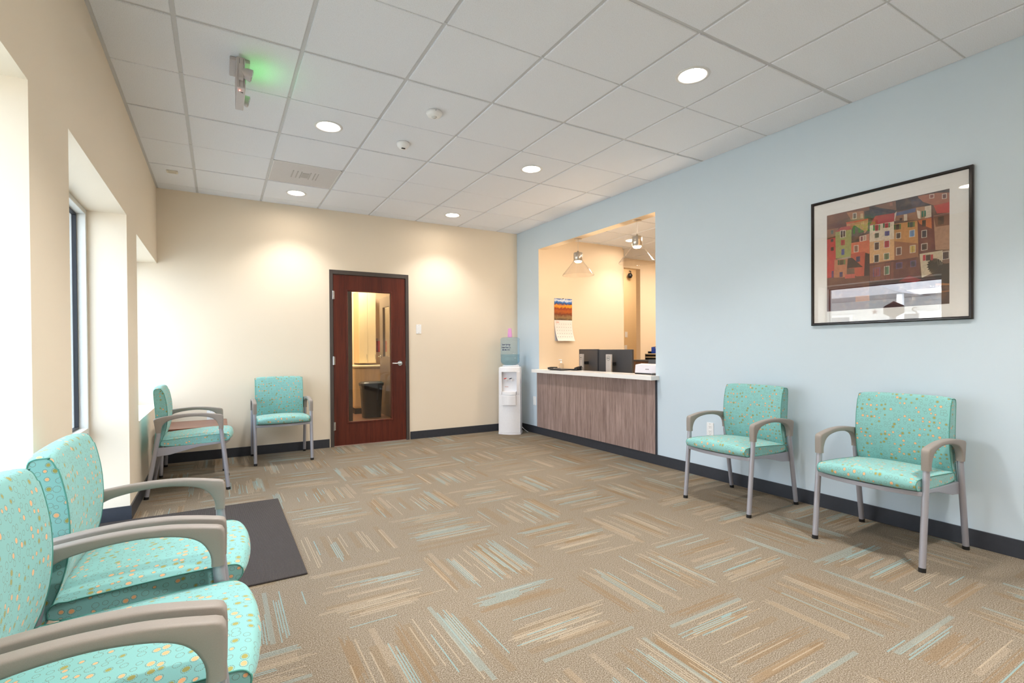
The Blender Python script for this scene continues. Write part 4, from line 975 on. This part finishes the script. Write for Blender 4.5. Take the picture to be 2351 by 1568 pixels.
for p, c in zip(art.polygons, ac):
    for li in p.loop_indices: ca_.data[li].color = c
n = N('art_print', .7, 0, .2); at = n.new('Attribute'); at.attribute_name = 'Col'
nz_ = n.noise(n.coord(), 60, 6, .75); big = n.noise(n.coord(), 14, 3, .6)
c_ = n.mix(n.ma('MULTIPLY', n.ma('MAXIMUM', n.ma('SUBTRACT', nz_, .46), 0.0), 1.3), at.outputs['Color'], sr(84, 50, 44))
n.base(n.mix(n.ma('MULTIPLY', n.ma('MAXIMUM', n.ma('SUBTRACT', big, .5), 0.0), .7), c_, sr(220, 160, 110)))
art.materials.append(n.m); ao = bpy.data.objects.new('printed_image', art); COL.objects.link(ao); ao.parent = t
ao['label'] = 'painting of tall stacked houses with red roofs and shuttered windows'

# ================================================================== EXAM ROOM BEHIND THE DOOR
d2 = MB(); d2.box(2.355, 2.415, 1.965, 2.095, 0, 2.2); d2.box(3.24, 3.30, 1.965, 2.095, 0, 2.2); d2.box(2.355, 3.30, 1.965, 2.095, 2.14, 2.2)
door2 = struct(d2.obj('door_2', M_bronze))
M_gdoor = plain('taupe_painted_door', sr(120, 106, 92), .45)
lf = MB(); x0, x1 = 3.125, 3.169
lf.box(x0, x1, 2.06, 2.30, .01, 2.13); lf.box(x0, x1, 2.70, 2.90, .01, 2.13); lf.box(x0, x1, 2.30, 2.70, .01, 1.06); lf.box(x0, x1, 2.30, 2.70, 1.95, 2.13)
lf = lf.obj('door_leaf', M_gdoor, door2)
MB().box(x0+.02, x0+.025, 2.30, 2.70, 1.06, 1.95).obj('glass_pane', M_glass, lf)
h = MB(); h.tube([(x0-.012, 2.82, 1.06), (x0, 2.82, 1.06)], .03, 20); h.tube([(x0-.05, 2.82, 1.06), (x0-.01, 2.82, 1.06)], .01, 12); h.tube([(x0-.05, 2.82, 1.06), (x0-.05, 2.70, 1.06)], .01, 12); h.obj('door_handle', M_chrome, door2)
t = thing('upper_cabinet', 'tall cream wall cabinet with two doors seen through the door glass', 'cabinet', (3.0, 3.5, 0))
MB().box(-.155, .165, -.18, .25, .93, 2.3).obj('carcass', M_maple, t)
for a, b, hx_ in ((-.152, .002, -.022), (.006, .160, .14)):
    o = MB().box(a, b, -.20, -.181, .935, 2.29).obj('cabinet_door', plain('cream_laminate', sr(240, 226, 190), .4), t)
    MB().tube([(hx_, -.20, 1.0), (hx_, -.225, 1.005), (hx_, -.225, 1.095), (hx_, -.20, 1.10)], .004, 8).obj('handle', M_chrome, o)
t = thing('base_cabinet', 'low cream base cabinet and worktop seen through the door glass', 'cabinet', (3.1, 3.4, 0))
MB().box(-.42, .80, -.36, .34, .10, .855).obj('carcass', M_maple, t, bevel=.04, seg=4)
MB().box(-.40, .78, -.33, .33, 0, .10).obj('toe_kick', M_rubber, t)
MB().box(-.46, .82, -.40, .345, .855, .895).obj('worktop', plain('cream_worktop', sr(240, 228, 196), .35), t, bevel=.012)
t = thing('trash_bin', 'black plastic trash bin with a liner seen through the door glass', 'trash bin', (2.855, 2.50, 0))
tb = MB(); n_ = 24
def rr(w, d, z): return [(w*(abs(cos(2*pi*k/n_))**.6)*(1 if cos(2*pi*k/n_) > 0 else -1), d*(abs(sin(2*pi*k/n_))**.6)*(1 if sin(2*pi*k/n_) > 0 else -1), z) for k in range(n_)]
loft(tb, [rr(.155, .12, 0), rr(.185, .15, .56)]); tb.obj('bin_body', M_black, t)
tb = MB(); loft(tb, [rr(.20, .165, .555), rr(.205, .17, .60), rr(.17, .14, .625)]); tb.obj('lid', M_black, t)
tb = MB(); loft(tb, [rr(.189, .154, .51), rr(.192, .157, .553)]); tb.obj('liner', pane_mat('bag', (.75, .75, .75, 1)), t)
t = thing('sharps_container', 'red medical sharps container on the exam room wall', 'container', (3.372, 3.66, 1.14))
MB().box(-.09, .09, -.07, .08, 0, .24).obj('box', plain('red_box', sr(206, 56, 50), .35), t, bevel=.01); MB().box(-.094, .094, -.075, .08, .22, .275).obj('lid', plain('clear_lid', sr(220, 190, 180), .3), t, bevel=.008)
MB().box(-.05, .05, -.0715, -.069, .06, .16).obj('label_sticker', M_outlet, t)
def room_light(name, loc, e, sx=.6, sy=.6, col=(1, .88, .74)):
    # flush ceiling panel with its own lamp
    t = thing(name, 'flush square ceiling light panel in the %s' % ('exam room' if loc[1] > 2 else 'corridor or office'), 'ceiling light', loc)
    MB().box(-sx/2, sx/2, -sy/2, sy/2, -.01, 0).obj('diffuser', emit('panel_glow', col+(1,), 2.0), t)
    L = bpy.data.lights.new('panel_lamp', 'AREA'); L.shape = 'RECTANGLE'; L.size = sx*.95; L.size_y = sy*.95; L.energy = e; L.color = col
    lo = bpy.data.objects.new('panel_lamp', L); COL.objects.link(lo); lo.parent = t; lo.location = (0, 0, -.015)
room_light('ceiling_panel', (2.6, 3.0, 2.74), 18, col=(1, .84, .58)); room_light('ceiling_panel', (2.2, 1.0, 2.74), 3)
room_light('ceiling_panel', (5.6, -2.6, ZC-.002), 16); room_light('ceiling_panel', (7.2, -1.0, ZC-.002), 11); room_light('ceiling_panel', (7.6, .8, 2.94), 8)

# ================================================================== OUTSIDE
struct(MB().box(-60, -.4, -40, 60, -.15, -.08).obj('floor', plain('pale_concrete', sr(190, 188, 182), .9, grain=.1, scale=3)))
t = thing('white_house', 'white single storey house with grey roof across the street', 'house', (-9, 2, 0))
M_sid = plain('white_siding', sr(232, 232, 230), .7); M_roof = plain('pale_grey_shingle', sr(168, 168, 170), .9, grain=.15, scale=12)
MB().box(-5, 0, -2.6, 7, -.08, 2.75).obj('wall', M_sid, t)
for k in range(22): MB().box(0, .012, -2.6, 7, -.02+k*.125, .095+k*.125).obj('siding_board', M_sid, t)
rf = MB(); rf.add([(.45, -3, 2.72), (.45, 7.4, 2.72), (-2.5, 7.4, 4.3), (-2.5, -3, 4.3), (-5.5, -3, 2.72), (-5.5, 7.4, 2.72)], [(0, 1, 2, 3), (3, 2, 5, 4), (0, 3, 4), (1, 5, 2), (0, 4, 5, 1)]); rf.obj('roof', M_roof, t)
MB().box(.44, .50, -3, 7.4, 2.62, 2.76).obj('gutter', M_outlet, t)
for y in (-1.6, .2, 3.4, 4.8, 6.1):
    f = MB().box(.01, .05, y-.45, y+.45, .9, 2.2).obj('window_frame', M_outlet, t); MB().box(.05, .055, y-.36, y+.36, .98, 1.5).obj('pane', plain('dark_pane', sr(120, 130, 140), .1), f); MB().box(.05, .055, y-.36, y+.36, 1.56, 2.12).obj('pane', plain('dark_pane', sr(110, 120, 132), .1), f)
pr = MB(); pr.add([(1.6, -2.2, 2.6), (1.6, 1.0, 2.6), (1.6, -.6, 3.3), (-1.5, -2.2, 2.6), (-1.5, 1.0, 2.6), (-1.5, -.6, 3.3)], [(0, 1, 2), (3, 5, 4), (0, 2, 5, 3), (1, 4, 5, 2), (0, 3, 4, 1)]); pr.obj('porch_roof', M_roof, t)
for y in (-2.1, .9): MB().box(1.45, 1.57, y-.06, y+.06, -.08, 2.6).obj('porch_post', M_outlet, t)
t = thing('street_tree', 'green leafy tree beside the white house across the street', 'tree', (-11.5, 11.8, -.08))
MB().tube([(0, 0, 0), (.1, .1, 1.6), (.0, .2, 3.2)], [.18, .14, .08], 12).obj('trunk', plain('bark', sr(90, 74, 60), .9), t)
lv = MB(); rg = random.Random(3)
for k in range(2600):
    a, e_, r_ = rg.uniform(0, 2*pi), rg.uniform(-.6, 1.5), rg.uniform(.6, 1)**.5*2.0
    c = Vector((r_*cos(a)*cos(e_), r_*sin(a)*cos(e_), 3.9+r_*sin(e_)*.9)); n1 = Vector((rg.gauss(0, 1), rg.gauss(0, 1), rg.gauss(0, 1))).normalized()*.12; n2 = n1.orthogonal().normalized()*.07
    lv.add([c-n1, c+n2, c+n1, c-n2], [(0, 1, 2, 3)])
o = lv.obj('foliage', plain('spring_leaf', sr(160, 190, 90), .7, grain=.3, scale=3), t, recalc=False); o['kind'] = 'stuff'

# lettering and emblem on the window glass, readable from outside
t = thing('window_decal', 'grey lettering and hexagon emblem stuck on the middle window glass', 'decal', (-.2795, -2.90, 1.63))
M_dec = plain('grey_vinyl', sr(120, 122, 126), .5)
rot = (pi/2, 0, -pi/2)
text('lettering', 'arrow', .19, M_dec, t, (0, 0, -.15), rot); text('lettering', 'S', .17, M_dec, t, (0, -.25, .04), rot)
hx_ = MB(); hp = [(0, .15), (-.13, .075), (-.13, -.03), (0, -.10), (.13, -.03), (.13, .075)]
hx_.prism(hp, lambda u, v, w: (w, u, v+.06), -.0004, .0004); hx_.obj('emblem', plain('slate_vinyl', sr(70, 74, 92), .5), t)
rb = MB()
for r0_, r1_ in ((.045, .062),):
    for k in range(14):
        a, b = pi*k/14, pi*(k+1)/14; rb.add([(-.0008, r0_*cos(a), .05+r0_*sin(a)), (-.0008, r1_*cos(a), .05+r1_*sin(a)), (-.0008, r1_*cos(b), .05+r1_*sin(b)), (-.0008, r0_*cos(b), .05+r0_*sin(b))], [(0, 1, 2, 3)])
rb.obj('arch_stripe', plain('salmon_vinyl', sr(220, 130, 120), .5), t)
st_ = MB(); sp_ = []
for k in range(10):
    r_ = .05 if k % 2 == 0 else .02; sp_.append((r_*sin(pi*k/5), r_*cos(pi*k/5)))
st_.prism(sp_, lambda u, v, w: (w, u+.24, v+.07), -.0004, .0004); st_.obj('star', plain('red_vinyl', sr(190, 60, 70), .5), t)
